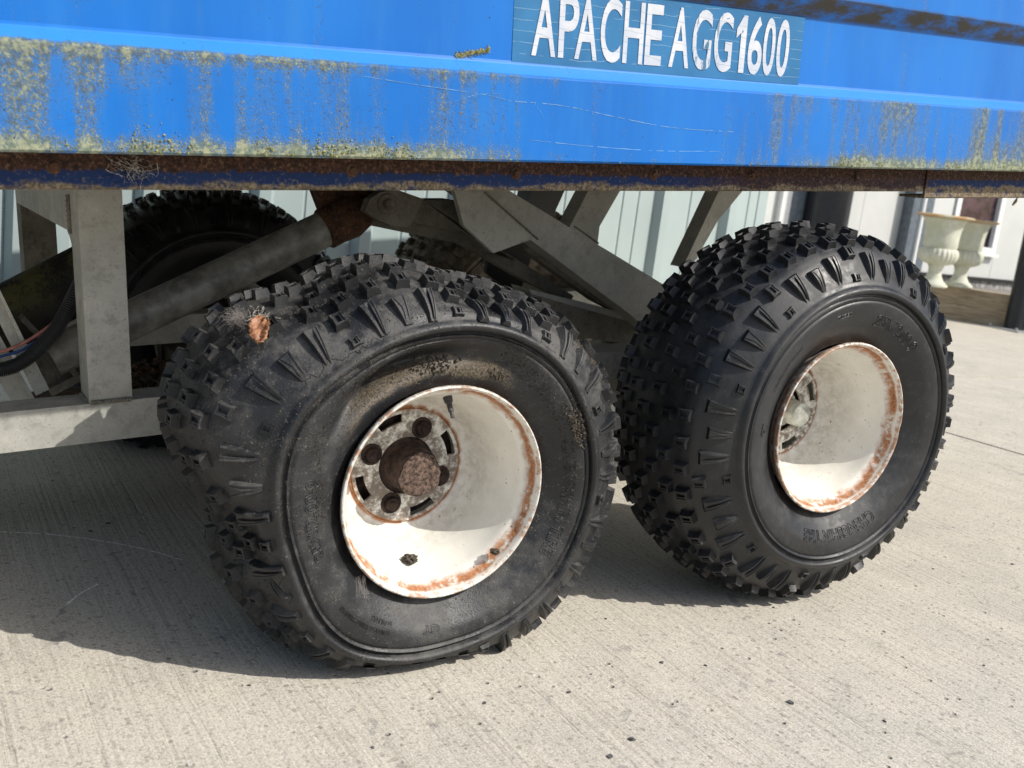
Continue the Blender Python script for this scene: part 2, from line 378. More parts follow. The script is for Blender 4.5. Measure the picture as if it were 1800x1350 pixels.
def tube_vf(pts, rad, n=10, cap=True):
    V = []; Fc = []; pts = [Vector(p) for p in pts]; m = len(pts)
    t0 = (pts[1]-pts[0]).normalized(); ref = Vector((0, 0, 1)) if abs(t0.z) < .9 else Vector((0, 1, 0))
    nrm = t0.cross(ref).normalized()
    for i, q in enumerate(pts):
        t = (pts[min(i+1, m-1)]-pts[max(i-1, 0)]).normalized()
        nrm = (nrm - t*nrm.dot(t)).normalized(); bi = t.cross(nrm)
        r = rad(i) if callable(rad) else rad
        for k in range(n):
            a = 2*PI*k/n; V.append(q+nrm*math.cos(a)*r+bi*math.sin(a)*r)
    for i in range(m-1):
        for k in range(n): Fc.append((i*n+k, i*n+(k+1) % n, (i+1)*n+(k+1) % n, (i+1)*n+k))
    if cap: Fc.append(tuple(range(n))[::-1]); Fc.append(tuple((m-1)*n+k for k in range(n)))
    return V, Fc
def tube(name, pts, rad, mat, parent=None, n=12, sharp=50, **k):
    V, Fc = tube_vf(pts, rad, n); return mesh(name, V, Fc, mat, parent, True, sharp, **k)

# trailer frame: x along the body, y away from the camera, z up its own side (nose sits low)
TX = Vector((0.994796, 0.0364722, 0.0951351)); TY = Vector((-0.0366384, 0.9993286, 0)); TZ = TX.cross(TY)
TM = Matrix((TX, TY, TZ)).transposed()
def ray(px, py): return fw + rt*((px-900)/F) - up*((py-675)/F)
def tat(px, py, y):                             # point of the trailer plane y seen at a photo pixel
    d = TM.transposed() @ ray(px, py); c = TM.transposed() @ CP; return c + d*((y-c.y)/d.y)
def wat(px, py, axis, v):
    d = ray(px, py); return CP + d*((v-CP[axis])/d[axis])

# ================================================================== GROUND
ground = mesh("ground", [(-60, -60, -.02), (80, -60, -.02), (80, 80, -.02), (-60, 80, -.02)], [(0, 1, 2, 3)], 'base', kind="structure")
SK = .0
def slab(x0, x1, y0, y1):
    f = lambda x, y: (x - .098*(y-.68), y)
    p = [f(x0, y0), f(x1, y0), f(x1, y1), f(x0, y1)]
    bm = bmesh.new(); bm_prism(bm, p, 'z', -.10, 0)
    es = [e for e in bm.edges if all(v.co.z > -.01 for v in e.verts)]
    bmesh.ops.bevel(bm, geom=es, offset=.004, segments=2, affect='EDGES')
    bmobj("slab", bm, 'concrete', ground)
xs = [-14.5, -10.3, -6.1, -1.92, 2.272, 6.46, 10.7, 15, 20]
ys = [-12, -7.5, -3.2, 1.75, 6.2, 11]
for i in range(len(xs)-1):
    for j in range(len(ys)-1): slab(xs[i]+.004, xs[i+1]-.004, ys[j]+.004, ys[j+1]-.004)

# ================================================================== TRAILER
T4 = TM.to_4x4()
trailer = empty("farm_trailer", T4, label="blue steel tipping trailer with algae streaked side, flat front tyre and twin axles", cat="trailer")
X0, X1 = -1.25, 1.98                             # ends of the body

def sheet(name, outer, x0, x1, mat, parent=trailer, th=.0025, seg=.05, wob=.0008, **k):
    """a folded sheet: polyline in (y, z) with thickness inwards, cut along x so it can be uneven"""
    n = int((x1-x0)/seg); V = []; Fc = []
    for i in range(n+1):
        x = x0+(x1-x0)*i/n
        for s in (0, 1):
            for (y, z) in outer:
                q = mnoise.noise(Vector((x*2.3, z*6, 1.7)))*wob*2
                V.append((x, y+q+s*th, z + (s*th*.4)))
    m = len(outer)
    for i in range(n):
        for s in (0, 1):
            for j in range(m-1):
                a = i*2*m+s*m+j; b = a+2*m
                Fc.append((a, b, b+1, a+1) if s == 0 else (a, a+1, b+1, b))
        for j in (0, m-1):
            a = i*2*m+j; b = a+2*m; Fc.append((a, a+m, b+m, b) if j == 0 else (a, b, b+m, a+m))
    return mesh(name, V, Fc, mat, parent, True, 20, **k)
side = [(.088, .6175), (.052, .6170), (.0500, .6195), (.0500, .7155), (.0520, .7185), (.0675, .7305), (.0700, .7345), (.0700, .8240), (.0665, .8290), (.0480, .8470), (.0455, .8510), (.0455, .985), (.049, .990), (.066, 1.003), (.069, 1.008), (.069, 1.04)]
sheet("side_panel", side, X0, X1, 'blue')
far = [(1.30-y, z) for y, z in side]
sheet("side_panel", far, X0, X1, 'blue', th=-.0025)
for x, s in ((X0, 1), (X1, -1)): box("end_panel", (min(x, x+s*.003), .0735, .625), (max(x, x+s*.003), 1.2265, 1.039), 'blue', trailer, 0)
box("floor_plate", (X0, .0735, .6180), (X1, 1.2265, .6235), 'dirty', trailer, 0)
for y in (.050, 1.185): box("top_rail", (X0, y, 1.041), (X1, y+.065, 1.085), 'blue', trailer, .004)

# rails under the side
def rail(x0, x1, zb, yo, name="sill_rail"):
    p = [(yo, .6155), (yo, zb+.002), (yo+.002, zb), (yo+.05, zb), (yo+.05, zb+.004), (yo+.0045, zb+.004), (yo+.0045, .6155)]
    bm = bmesh.new(); bm_prism(bm, p, 'x', x0, x1); return bmobj(name, bm, 'rail', trailer)
rl = rail(X0, .9665, .5795, .090)
rail(.968, X1, .5685, .087)
rail(X0, X1, .5795, 1.16)
for px, py in ((620, 300), (907, 305), (1150, 307), (1322, 307), (1505, 311), (95, 292)):
    q = tat(px, py, .089)
    V, Fc = lathe([(0, -.0035), (.0035, -.0035), (.0048, -.002), (.0052, .0), (.0075, .0002), (.008, .001)], 12)
    mesh("bolt", [(a+q.x, b+.0885, c+q.z) for a, b, c in V], Fc, 'rust', rl, True, 30)
# clamp blocks between floor and frame, out of the light
for x in (-.9, -.25, .35, .95, 1.55): box("cross_bearer", (x-.025, .14, .592), (x+.025, .378, .6175), 'dirty', trailer, .002)
for y in (.38, .90): box("chassis_rail", (-.30, y, .587), (1.8, y+.05, .6165), 'black', trailer, .003)

# sticker and its letters
box("sticker", (.1345, .0690, .7325), (.6230, .0706, .8250), 'sticker', trailer, 0)
stk = [o for o in trailer.children if o.name == "sticker"][0]
GL = [("A", .1612, .1962), ("P", .2001, .2292), ("A", .2248, .2594), ("C", .2633, .2953), ("H", .2998, .3322), ("E", .3355, .3632), ("A", .3765, .4110), ("G", .4153, .4490), ("G", .4541, .4868), ("1", .4935, .5120), ("6", .5172, .5440), ("0", .5456, .5684), ("0", .5722, .5962)]
def glyph(ch, bold=.018, extr=0.0):
    cu = bpy.data.curves.new("glyph", 'FONT'); cu.body = ch; cu.size = 1; cu.offset = bold; cu.resolution_u = 5; cu.extrude = extr
    o = bpy.data.objects.new("glyph", cu); S.collection.objects.link(o)
    me = bpy.data.meshes.new_from_object(o.evaluated_get(bpy.context.evaluated_depsgraph_get()))
    S.collection.objects.unlink(o); bpy.data.objects.remove(o); return me
for ch, xa, xb in GL:
    if ch == "1":
        me = bpy.data.meshes.new("letter")
        pl = [(.45, 0), (1, 0), (1, 1), (.62, 1), (0, .76), (0, .60), (.45, .70)]
        me.from_pydata([(x, y, 0) for x, y in pl]+[(x, y, .002) for x, y in pl], [], [tuple(range(7))[::-1], tuple(range(7, 14))]+[(i, (i+1) % 7, (i+1) % 7+7, i+7) for i in range(7)])
    else: me = glyph(ch, .014, .002)
    xs_ = [v.co.x for v in me.vertices]; ys_ = [v.co.y for v in me.vertices]
    a, b, c, d = min(xs_), max(xs_), min(ys_), max(ys_)
    zb, zt = (.7425, .8175) if ch in "APHE1" else (.7415, .8185)
    for v in me.vertices:
        v.co = Vector((xa+(v.co.x-a)/(b-a)*(xb-xa), .0685-v.co.z*.15, zb+(v.co.y-c)/(d-c)*(zt-zb)))
    me.name = "letter"; me.materials.clear(); me.materials.append(M['letter'])
    link(bpy.data.objects.new("letter", me), stk)

# ---- frame of galvanised steel
def tpoly(pts, y): return [(lambda q: (q.x, q.z))(tat(a, b, y)) for a, b in pts]
def plate(name, pts, y0, y1, mat='galv', bevel=.002, parent=trailer, **k):
    return prism(name, tpoly(pts, y0), 'y', y0, y1, mat, parent, bevel, **k)
box("post", (-.314, .35, .287), (-.2605, .405, .5755), 'galv', trailer, .004)
box("post", (-.308, .915, .287), (-.254, .965, .5740), 'dirty', trailer, .004)
for y in (.35, .915): box("drawbar_beam", (-1.15, y, .234), (.98, y+.055, .2865), 'galv', trailer, .005)
prism("gusset", [(.4055, .574), (.4055, .484), (.43, .502), (.912, .497), (.912, .574)], 'x', -.314, -.306, 'galv', trailer, .001)
box("cap_plate", (-.345, .345, .5755), (-.245, .42, .5785), 'rust', trailer, .0005)
# crossing braces, gussets and struts in the middle
plate("brace", [(800, 334), (890, 332), (1166, 500), (1195, 560), (1150, 590), (1108, 553), (935, 423)], .45, .50)
plate("brace", [(925, 420), (1112, 548), (1108, 561), (1050, 531), (920, 437)], .50, .53, 'dirty')
plate("gusset", [(799, 335), (815, 396), (868, 445), (936, 420), (948, 418), (850, 335)], .435, .447)
plate("strut", [(1037, 330), (1093, 330), (1054, 398), (1049, 440), (990, 420)], .56, .60, 'galv')
plate("strut", [(1266, 330), (1310, 330), (1262, 388), (1215, 470), (1200, 470)], .60, .64, 'galv')
plate("strut", [(935, 330), (995, 330), (970, 385), (925, 385)], .75, .80, 'black')
plate("tipping_arm", [(650, 378), (700, 345), (745, 352), (800, 352), (815, 396), (868, 445), (905, 458), (860, 440), (820, 408)], .50, .545, 'dirty')
plate("tipping_arm", [(598, 376), (640, 380), (820, 405), (900, 450), (1008, 520), (1003, 531), (930, 497), (815, 430), (600, 386)], .545, .575, 'dirty')
plate("shield_plate", [(860, 440), (945, 418), (915, 512), (905, 522), (880, 500), (855, 480)], .66, .67, 'black')
plate("lower_arm", [(930, 515), (1130, 566), (1165, 580), (1165, 612), (1010, 592), (950, 560)], .50, .55, 'dirty')
plate("lower_arm_flange", [(930, 508), (1135, 560), (1150, 566), (1130, 572), (935, 517)], .4985, .56, 'galv')
box("axle", (.60, .30, .19), (.67, 1.02, .245), 'galv', trailer, .004)
box("axle", (-.06, .30, .16), (.01, 1.02, .215), 'dirty', trailer, .004)
box("spring_block", (.66, .33, .245), (.84, .42, .27), 'dirty', trailer, .003)
box("axle_pad", (.705, .52, .243), (.735, .60, .254), 'dirty', trailer, .002)
box("subframe", (.56, .48, .165), (.95, .62, .240), 'galv', trailer, .004)
# pivot lug and pin
plate("head_bracket", [(555, 334), (700, 334), (692, 352), (640, 352), (574, 384)], .53, .56, 'rust')
lug = plate("pivot_lug", [(642, 372), (650, 350), (668, 338), (700, 334), (745, 350), (720, 400), (690, 398), (660, 384)], .455, .475, 'dirty', .003)
q = tat(683, 359, .45)
V, Fc = lathe([(0, -.010), (.007, -.010), (.009, -.008), (.009, 0), (.015, .0), (.017, .003), (.017, .006)], 20)
mesh("pin", [(a+q.x, b+.4505, c+q.z) for a, b, c in V], Fc, 'dirty', lug, True, 30)
# hydraulic ram
ra = tat(-120, 700, .52); A = tat(230, 563, .52); B = tat(568, 404, .52); D = tat(640, 372, .52)
dirr = (B-A).normalized()
tube("hydraulic_ram", [A-dirr*.12, A, B], .0285, 'ramsteel', trailer, 32)
tube("ram_collar", [B-dirr*.001, B+dirr*.004, B+dirr*.022, B+dirr*.05, B+dirr*.075], lambda i: [.029, .033, .032, .034, .026][i], 'rust', trailer, 28)
tube("ram_rod", [B+dirr*.07, B+dirr*.12], .018, 'rust', trailer, 20)
# mossy black cylinder behind the drawbar
a, b = tat(-60, 596, .60), tat(190, 466, .60); dd = (b-a).normalized()
tube("oil_cylinder", [a-dd*.1, a, b], .047, 'moss', trailer, 36)
# angle irons and holed bracket low on the left
def bar(name, p0, p1, wpx, y0, y1, mat='galv', **k):
    p0, p1 = Vector(p0), Vector(p1); n = Vector((-(p1-p0).y, (p1-p0).x)).normalized()*wpx/2
    return plate(name, [tuple(p0+n), tuple(p1+n), tuple(p1-n), tuple(p0-n)], y0, y1, mat, .0015, **k)
bar("angle_iron", (-20, 500), (75, 690), 26, .47, .476)
bar("angle_iron", (-8, 500), (60, 640), 6, .452, .470)
bar("angle_iron", (-45, 560), (45, 715), 34, .49, .496)
bar("angle_iron", (-20, 560), (60, 705), 6, .470, .490)
bar("angle_iron", (40, 560), (135, 660), 10, .50, .53, 'dirty')
br = plate("bracket", [(45, 640), (105, 590), (142, 655), (82, 683)], .52, .526, 'dirty')
q = tat(96, 629, .519)
V, Fc = lathe([(0, .0), (.0045, .0)], 14); mesh("hole", [(a+q.x, .5188-b, c+q.z) for a, b, c in V], Fc, 'dark', br)
plate("bracket", [(85, 684), (142, 656), (146, 668), (92, 697)], .50, .52, 'dirty')
# hoses
def spline(P, n=60):
    out = []; P = [Vector(p) for p in P]; Q = [2*P[0]-P[1]]+P+[2*P[-1]-P[-2]]
    for i in range(1, len(Q)-2):
        for k in range(n):
            t = k/n; a, b, c, d = Q[i-1], Q[i], Q[i+1], Q[i+2]
            out.append(.5*((2*b)+(c-a)*t+(2*a-5*b+4*c-d)*t*t+(3*b-a-3*c+d)*t**3))
    out.append(Q[-2]); return out
cp = spline([tat(-80, 655, .43), tat(0, 650, .43), tat(45, 632, .43), tat(90, 590, .43), tat(118, 545, .435), tat(150, 480, .46), tat(190, 400, .5)], 46)
tube("conduit", cp, lambda i: .0100 if i % 3 else .0082, 'conduit', trailer, 18, 80)
tube("pink_hose", spline([tat(-80, 640, .44), tat(0, 619, .44), tat(50, 598, .44), tat(100, 562, .445), tat(135, 520, .45), tat(170, 440, .48)], 12), .0022, 'pink', trailer, 10)
tube("blue_hose", spline([tat(-80, 652, .442), tat(0, 627, .442), tat(45, 612, .442), tat(100, 572, .447), tat(133, 527, .452), tat(170, 450, .482)], 12), .0018, 'bluecable', trailer, 10)

# ------------------------------------------------------------------ WHEELS
PROF = [(.1275, .022), (.1295, .0165), (.1345, .0125), (.1410, .0080), (.150, .0005), (.162, -.0075), (.175, -.0145), (.186, -.0170), (.1945, -.0180), (.1975, -.0178), (.1985, -.0166), (.1995, -.0164), (.2005, -.0180),
        (.2030, -.0195), (.2052, -.0150), (.2075, -.0145), (.2095, -.0185), (.2115, -.0215), (.2145, -.0222), (.2180, -.0205), (.2205, -.0150), (.2225, -.0125), (.232, -.0080), (.243, .0000), (.254, .0095), (.264, .0215), (.2715, .036), (.2775, .054), (.2815, .074), (.2840, .095), (.2845, .112)]
MID = .112
FULL = PROF[:-1] + [(PROF[-1][0], MID)] + [(r, 2*MID-y) for r, y in PROF[-2::-1]]
LEN = [0]
for (a, b), (c, d) in zip(FULL, FULL[1:]): LEN.append(LEN[-1]+math.hypot(c-a, d-b))
TOT = LEN[-1]
def prof_at(s):
    s = max(0, min(TOT, s))
    for i in range(len(LEN)-1):
        if s <= LEN[i+1]: break
    t = (s-LEN[i])/(LEN[i+1]-LEN[i]); a, b = FULL[i], FULL[i+1]
    return a[0]+(b[0]-a[0])*t, a[1]+(b[1]-a[1])*t
def s_of_r(r):
    for i in range(len(PROF)-1):
        if PROF[i][0] <= r <= PROF[i+1][0] and PROF[i+1][0] > PROF[i][0] and i >= 20: return LEN[i]+(r-PROF[i][0])/(PROF[i+1][0]-PROF[i][0])*(LEN[i+1]-LEN[i])
    return LEN[len(PROF)//2]
def sm(a, b, x):
    t = max(0, min(1, (x-a)/(b-a))) if a != b else float(x > a); return t*t*(3-2*t)
def angd(a, b): return (a-b+PI) % (2*PI)-PI
def bumpf(th, c, w_): d = angd(th, R(c))/R(w_); return math.exp(-d*d)
RING = [(0, -.011), (11, -.013), (30, -.012), (47, -.006), (65, -.006), (85, -.007), (103, -.008), (120, -.004), (134, -.001), (143, .006), (152, .012), (164, .010), (179, 0), (191, -.005), (204, -.010), (222, .000), (237, .004), (258, -.006), (277, -.014), (302, -.010), (322, -.007), (346, -.012)]
CROWN = [(0, -.004), (20, .001), (35, -.004), (50, -.012), (67, -.030), (86, -.038), (96, -.026), (107, -.014), (120, -.013), (128, -.014), (134, .004), (141, .020), (149, .028), (158, .030), (167, .025), (177, .000), (184, -.024), (190, -.034), (198, -.034), (207, -.024), (220, -.026), (235, -.020), (260, -.020), (300, -.005), (330, -.004)]
TABC = {}
def tab(T, th):
    if id(T) not in TABC:
        raw = [tab0(T, R(k)) for k in range(360)]; sg = 8 if T is RING else 3
        wt = [math.exp(-(k/sg)**2/2) for k in range(-24, 25)]; sw_ = sum(wt)
        TABC[id(T)] = [sum(wt[k+24]*raw[(i+k) % 360] for k in range(-24, 25))/sw_ for i in range(360)]
    d = math.degrees(th) % 360; c = TABC[id(T)]; i = int(d) % 360; return c[i]+(c[(i+1) % 360]-c[i])*(d-int(d))
def tab0(T, th):
    d = math.degrees(th) % 360; n = len(T)
    for i in range(n):
        a, b = T[i], T[(i+1) % n]; b0 = b[0]+(360 if i == n-1 else 0); dd = d+(360 if d < a[0] and i == n-1 else 0)
        if a[0] <= dd <= b0: return a[1]+(b[1]-a[1])*sm(a[0], b0, dd)
    return T[0][1]
def place(kind, th, s, zc):
    """surface point of the tyre in wheel space (x right, y away, z up)"""
    r, y = prof_at(s)
    if kind == 'flat':
        tread = sm(.205, .262, r) * (1 if s < TOT/2 else 1)
        inner = sm(.30, .62, s/TOT)
        # limp carcass: top drops, upper left folds in, lower left is pinched
        mid = math.exp(-((s/TOT-.5)/.20)**2)
        front = math.exp(-((s/TOT-.34)/.10)**2)
        w_ = sm(.222, .272, r); back = s > TOT/2
        r += (1-w_)*sm(.150, .205, r)*tab(RING, th)*(.3 if back else 1) + w_*tab(CROWN, th)
        sw = math.exp(-((r-.172)/.019)**2) if s < TOT/2 else 0
        y += sw*(.040*bumpf(th, 120, 30) + .012*bumpf(th, 75, 22))
        y -= (1-sm(.23, .262, r))*sm(.14, .19, r)*(.006*bumpf(th, 20, 40)) if s < TOT/2 else 0
        y += .010*tread*mid*bumpf(th, 180, 60)
        if 170 < math.degrees(th) % 360 < 250:
            dg_ = math.degrees(th) % 360; f_ = min(1, abs(s/TOT-.5)/.34) if s < TOT/2 else 0
            c_ = 196+16*f_; d_ = dg_-c_
            k_ = sm(.224, .262, prof_at(s)[0])
            r -= k_*(.020*math.exp(-(d_/2.6)**2) + (.006*math.exp(-d_/14) if d_ > 0 else 0))
            if s < TOT*.62:
                if d_ > 0: y += k_*.016*math.exp(-d_/16)*sm(0, 3, d_)
                else: y -= k_*.010*math.exp(d_/12)
        if s < TOT/2:
            ov = bumpf(th, 122, 26)
            y -= ov*.011*math.exp(-((r-.186)/.0075)**2)
            y += ov*.008*math.exp(-((r-.166)/.0060)**2)
    elif kind == 'round': r += .0075*sm(.225, .272, r)
    x, z = r*math.cos(th), r*math.sin(th)
    floor = -zc + .0015
    if kind == 'mild':
        pass
    lim = floor + .020
    if z < lim:
        t = lim-z
        z = floor + .020*math.exp(-t/.020)
        over = min(t, .075)
        if s < TOT/2: y += .35*over*sm(.215, .25, prof_at(s)[0])
        x *= 1+.35*over
    return Vector((x, y, z))
def frame_at(kind, th, s, zc):
    e = .006
    p = place(kind, th, s, zc)
    dt = (place(kind, th+e/.27, s, zc)-place(kind, th-e/.27, s, zc)).normalized()
    ds = (place(kind, th, s+e, zc)-place(kind, th, s-e, zc)).normalized()
    n = dt.cross(ds).normalized()
    ds = n.cross(dt).normalized()
    if n.dot(Vector((math.cos(th), 0, math.sin(th)))*.8+Vector((0, -1 if s < TOT/2 else 1, 0))*.3) < 0: n = -n
    return p, dt, ds, n

def lug_mesh(name, L0, W0, H, kind):
    """knob on a moulded base; local x = round the tyre, y = across, z = outwards. Concave sided top with a slot."""
    bm = bmesh.new()
    def ring(pts, z): return [bm.verts.new((x, y, z)) for x, y in pts]
    if kind == 'knob':
        o = [(-.5, -.5), (0, -.45), (.5, -.5), (.43, 0), (.5, .5), (0, .45), (-.5, .5), (-.43, 0)]
        base = ring([(x*W0*1.35, y*L0*1.22) for x, y in o], -.004)
        foot = ring([(x*W0*1.20, y*L0*1.13) for x, y in o], .0012)
        top = ring([(x*W0, y*L0) for x, y in o], H)
        in1 = ring([(x*W0*.80, y*L0*.80) for x, y in o], H+.0002)
        in1b = ring([(x*W0*.74, y*L0*.74) for x, y in o], H-.0012)
        sl = [(-.17, -.30), (0, -.30), (.17, -.30), (.17, 0), (.17, .30), (0, .30), (-.17, .30), (-.17, 0)]
        s1 = ring([(x*W0, y*L0) for x, y in sl], H-.0010); s2 = ring([(x*W0, y*L0) for x, y in sl], H-.0045)
        rings = [base, foot, top, in1, in1b, s1, s2]
        for a, b in zip(rings, rings[1:]):
            for i in range(8): bm.faces.new((a[i], a[(i+1) % 8], b[(i+1) % 8], b[i]))
        bm.faces.new(s2)
    else:
        # wedge: wide and high at the tread end (+y), runs out to nothing near the lip (-y); bent to the shoulder
        n = 5; cols = None
        for i in range(n+1):
            t = i/n; y = (t-.5)*L0; wd = W0*(.40+.60*t); h = .0022+H*(t**.75); bd = -y*y*8.0; e = .0013
            inn = .0012
            if kind == 'slot':
                dz = .0035 if 1 <= i <= 4 else 0
                row = [(-wd*.5-.0035, -.004), (-wd*.5-.0012, h*.35), (-wd*.5, h), (-wd*.5+e, h), (-wd*.5+e+.0006, h-inn), (-wd*.16, h-inn), (-wd*.13, h-inn-dz), (wd*.13, h-inn-dz), (wd*.16, h-inn), (wd*.5-e-.0006, h-inn), (wd*.5-e, h), (wd*.5, h), (wd*.5+.0012, h*.35), (wd*.5+.0035, -.004)]
            else:
                k = (2*t-1)*wd*.34
                k1, k2 = min(k, -k), max(k, -k); k2 = max(k2, k1+.0012)
                row = [(-wd*.5-.0035, -.004), (-wd*.5-.0012, h*.35), (-wd*.5, h), (-wd*.5+e, h), (-wd*.5+e+.0006, h-inn), (k1-.0008, h-inn), (k1, h), (k2, h), (k2+.0008, h-inn), (wd*.5-e-.0006, h-inn), (wd*.5-e, h), (wd*.5, h), (wd*.5+.0012, h*.35), (wd*.5+.0035, -.004)]
            vs = [bm.verts.new((x, y+(.002*(z < h*.4) if i == n else 0), bd+z)) for x, z in row]
            if cols is None: cols = [[] for _ in vs]
            for c_, v_ in zip(cols, vs): c_.append(v_)
        for a, b in zip(cols, cols[1:]):
            for i in range(n): bm.faces.new((a[i], b[i], b[i+1], a[i+1]))
        bm.faces.new([c[n] for c in cols]); bm.faces.new([c[0] for c in cols][::-1])
    bmesh.ops.recalc_face_normals(bm, faces=bm.faces)
    me = bpy.data.meshes.new(name); bm.to_mesh(me); bm.free(); return me
NW = 44
S_LIP = LEN[21]                                   # where the shoulder zone begins
def lug_table():
    """(theta, s, mesh kind, twist, scale)"""
    out = []
    s_w = S_LIP+.0035
    for side_ in (0, 1):
        for i in range(NW):
            th = 2*PI*(i+ .5*side_)/NW; k = i % 4
            items = []
            if k in (0, 2): items.append((s_w+.0215, 'long', .0, 1))
            elif k == 1: items.append((s_w+.0180, 'short', .0, 1))
            else: items += [(s_w+.0075, 'small', 0, 1), (s_w+.0420, 'knob', 0, .95)]
            for (s_, kd, tw, sc) in items: out.append((th, s_ if side_ == 0 else TOT-s_, kd, side_, sc))
            out.append((th+PI/NW, (s_w+.066) if side_ == 0 else TOT-s_w-.066, 'knob', side_, 1.0))
    half = TOT/2
    for j, off in enumerate((-.0505, -.0255, .0, .0255, .0505)):
        for i in range(32):
            out.append((2*PI*(i+(.5 if j % 2 else 0))/32 + .012*math.sin(i*2.1+j), half+off*1.0, 'knob', 0, 1.0))
    return out
TABLE = lug_table()
LM = {}
for mk in ('rubber', 'dusty', 'dust_lit'):
    for k, a in dict(knob=(.0190, .0148, .0102, 'knob'), long=(.0430, .0165, .0090, 'slot'), short=(.0340, .0155, .0075, 'x'), small=(.0110, .0110, .0040, 'knob')).items():
        me = lug_mesh("tread_lug", *a); me.materials.append(M[mk]); me.shade_smooth(); me.set_sharp_from_angle(angle=R(36)); LM[mk, k] = me

# embossed writing on the sidewalls: outlines of glyphs raised along an arc
def side_text(txt, ch_h, r_mid, th_start, adv, kind, zc, wheel, mat, spacing=1.0, fillm=False, name="lettering"):
    V = []; Fc = []; th = R(th_start)
    cu = bpy.data.curves.new("t", 'FONT'); cu.body = txt; cu.size = 1; cu.resolution_u = 3; cu.fill_mode = 'NONE' if not fillm else 'BOTH'
    cu.bevel_depth = .0 if fillm else .026; cu.bevel_resolution = 0; cu.extrude = .05 if fillm else 0
    cu.space_character = spacing; cu.offset = .03 if not fillm else 0
    o = bpy.data.objects.new("t", cu); S.collection.objects.link(o)
    me = bpy.data.meshes.new_from_object(o.evaluated_get(bpy.context.evaluated_depsgraph_get()))
    S.collection.objects.unlink(o); bpy.data.objects.remove(o)
    for v in me.vertices:
        rr = r_mid + (v.co.y-.36)*ch_h/.73; a = th - v.co.x*ch_h/.73*adv/r_mid
        # nearest profile point on the outer sidewall for this radius
        best = 0
        for i in range(3, 12):
            if PROF[i][0] <= rr <= PROF[i+1][0]: best = LEN[i]+(rr-PROF[i][0])/(PROF[i+1][0]-PROF[i][0])*(LEN[i+1]-LEN[i]); break
        q = place(kind, a, best, zc)
        V.append((q.x, q.y - .0004 - v.co.z*ch_h*1.3, q.z))
    Fc = [tuple(p.vertices) for p in me.polygons]
    return mesh(name, V, Fc, mat, wheel)

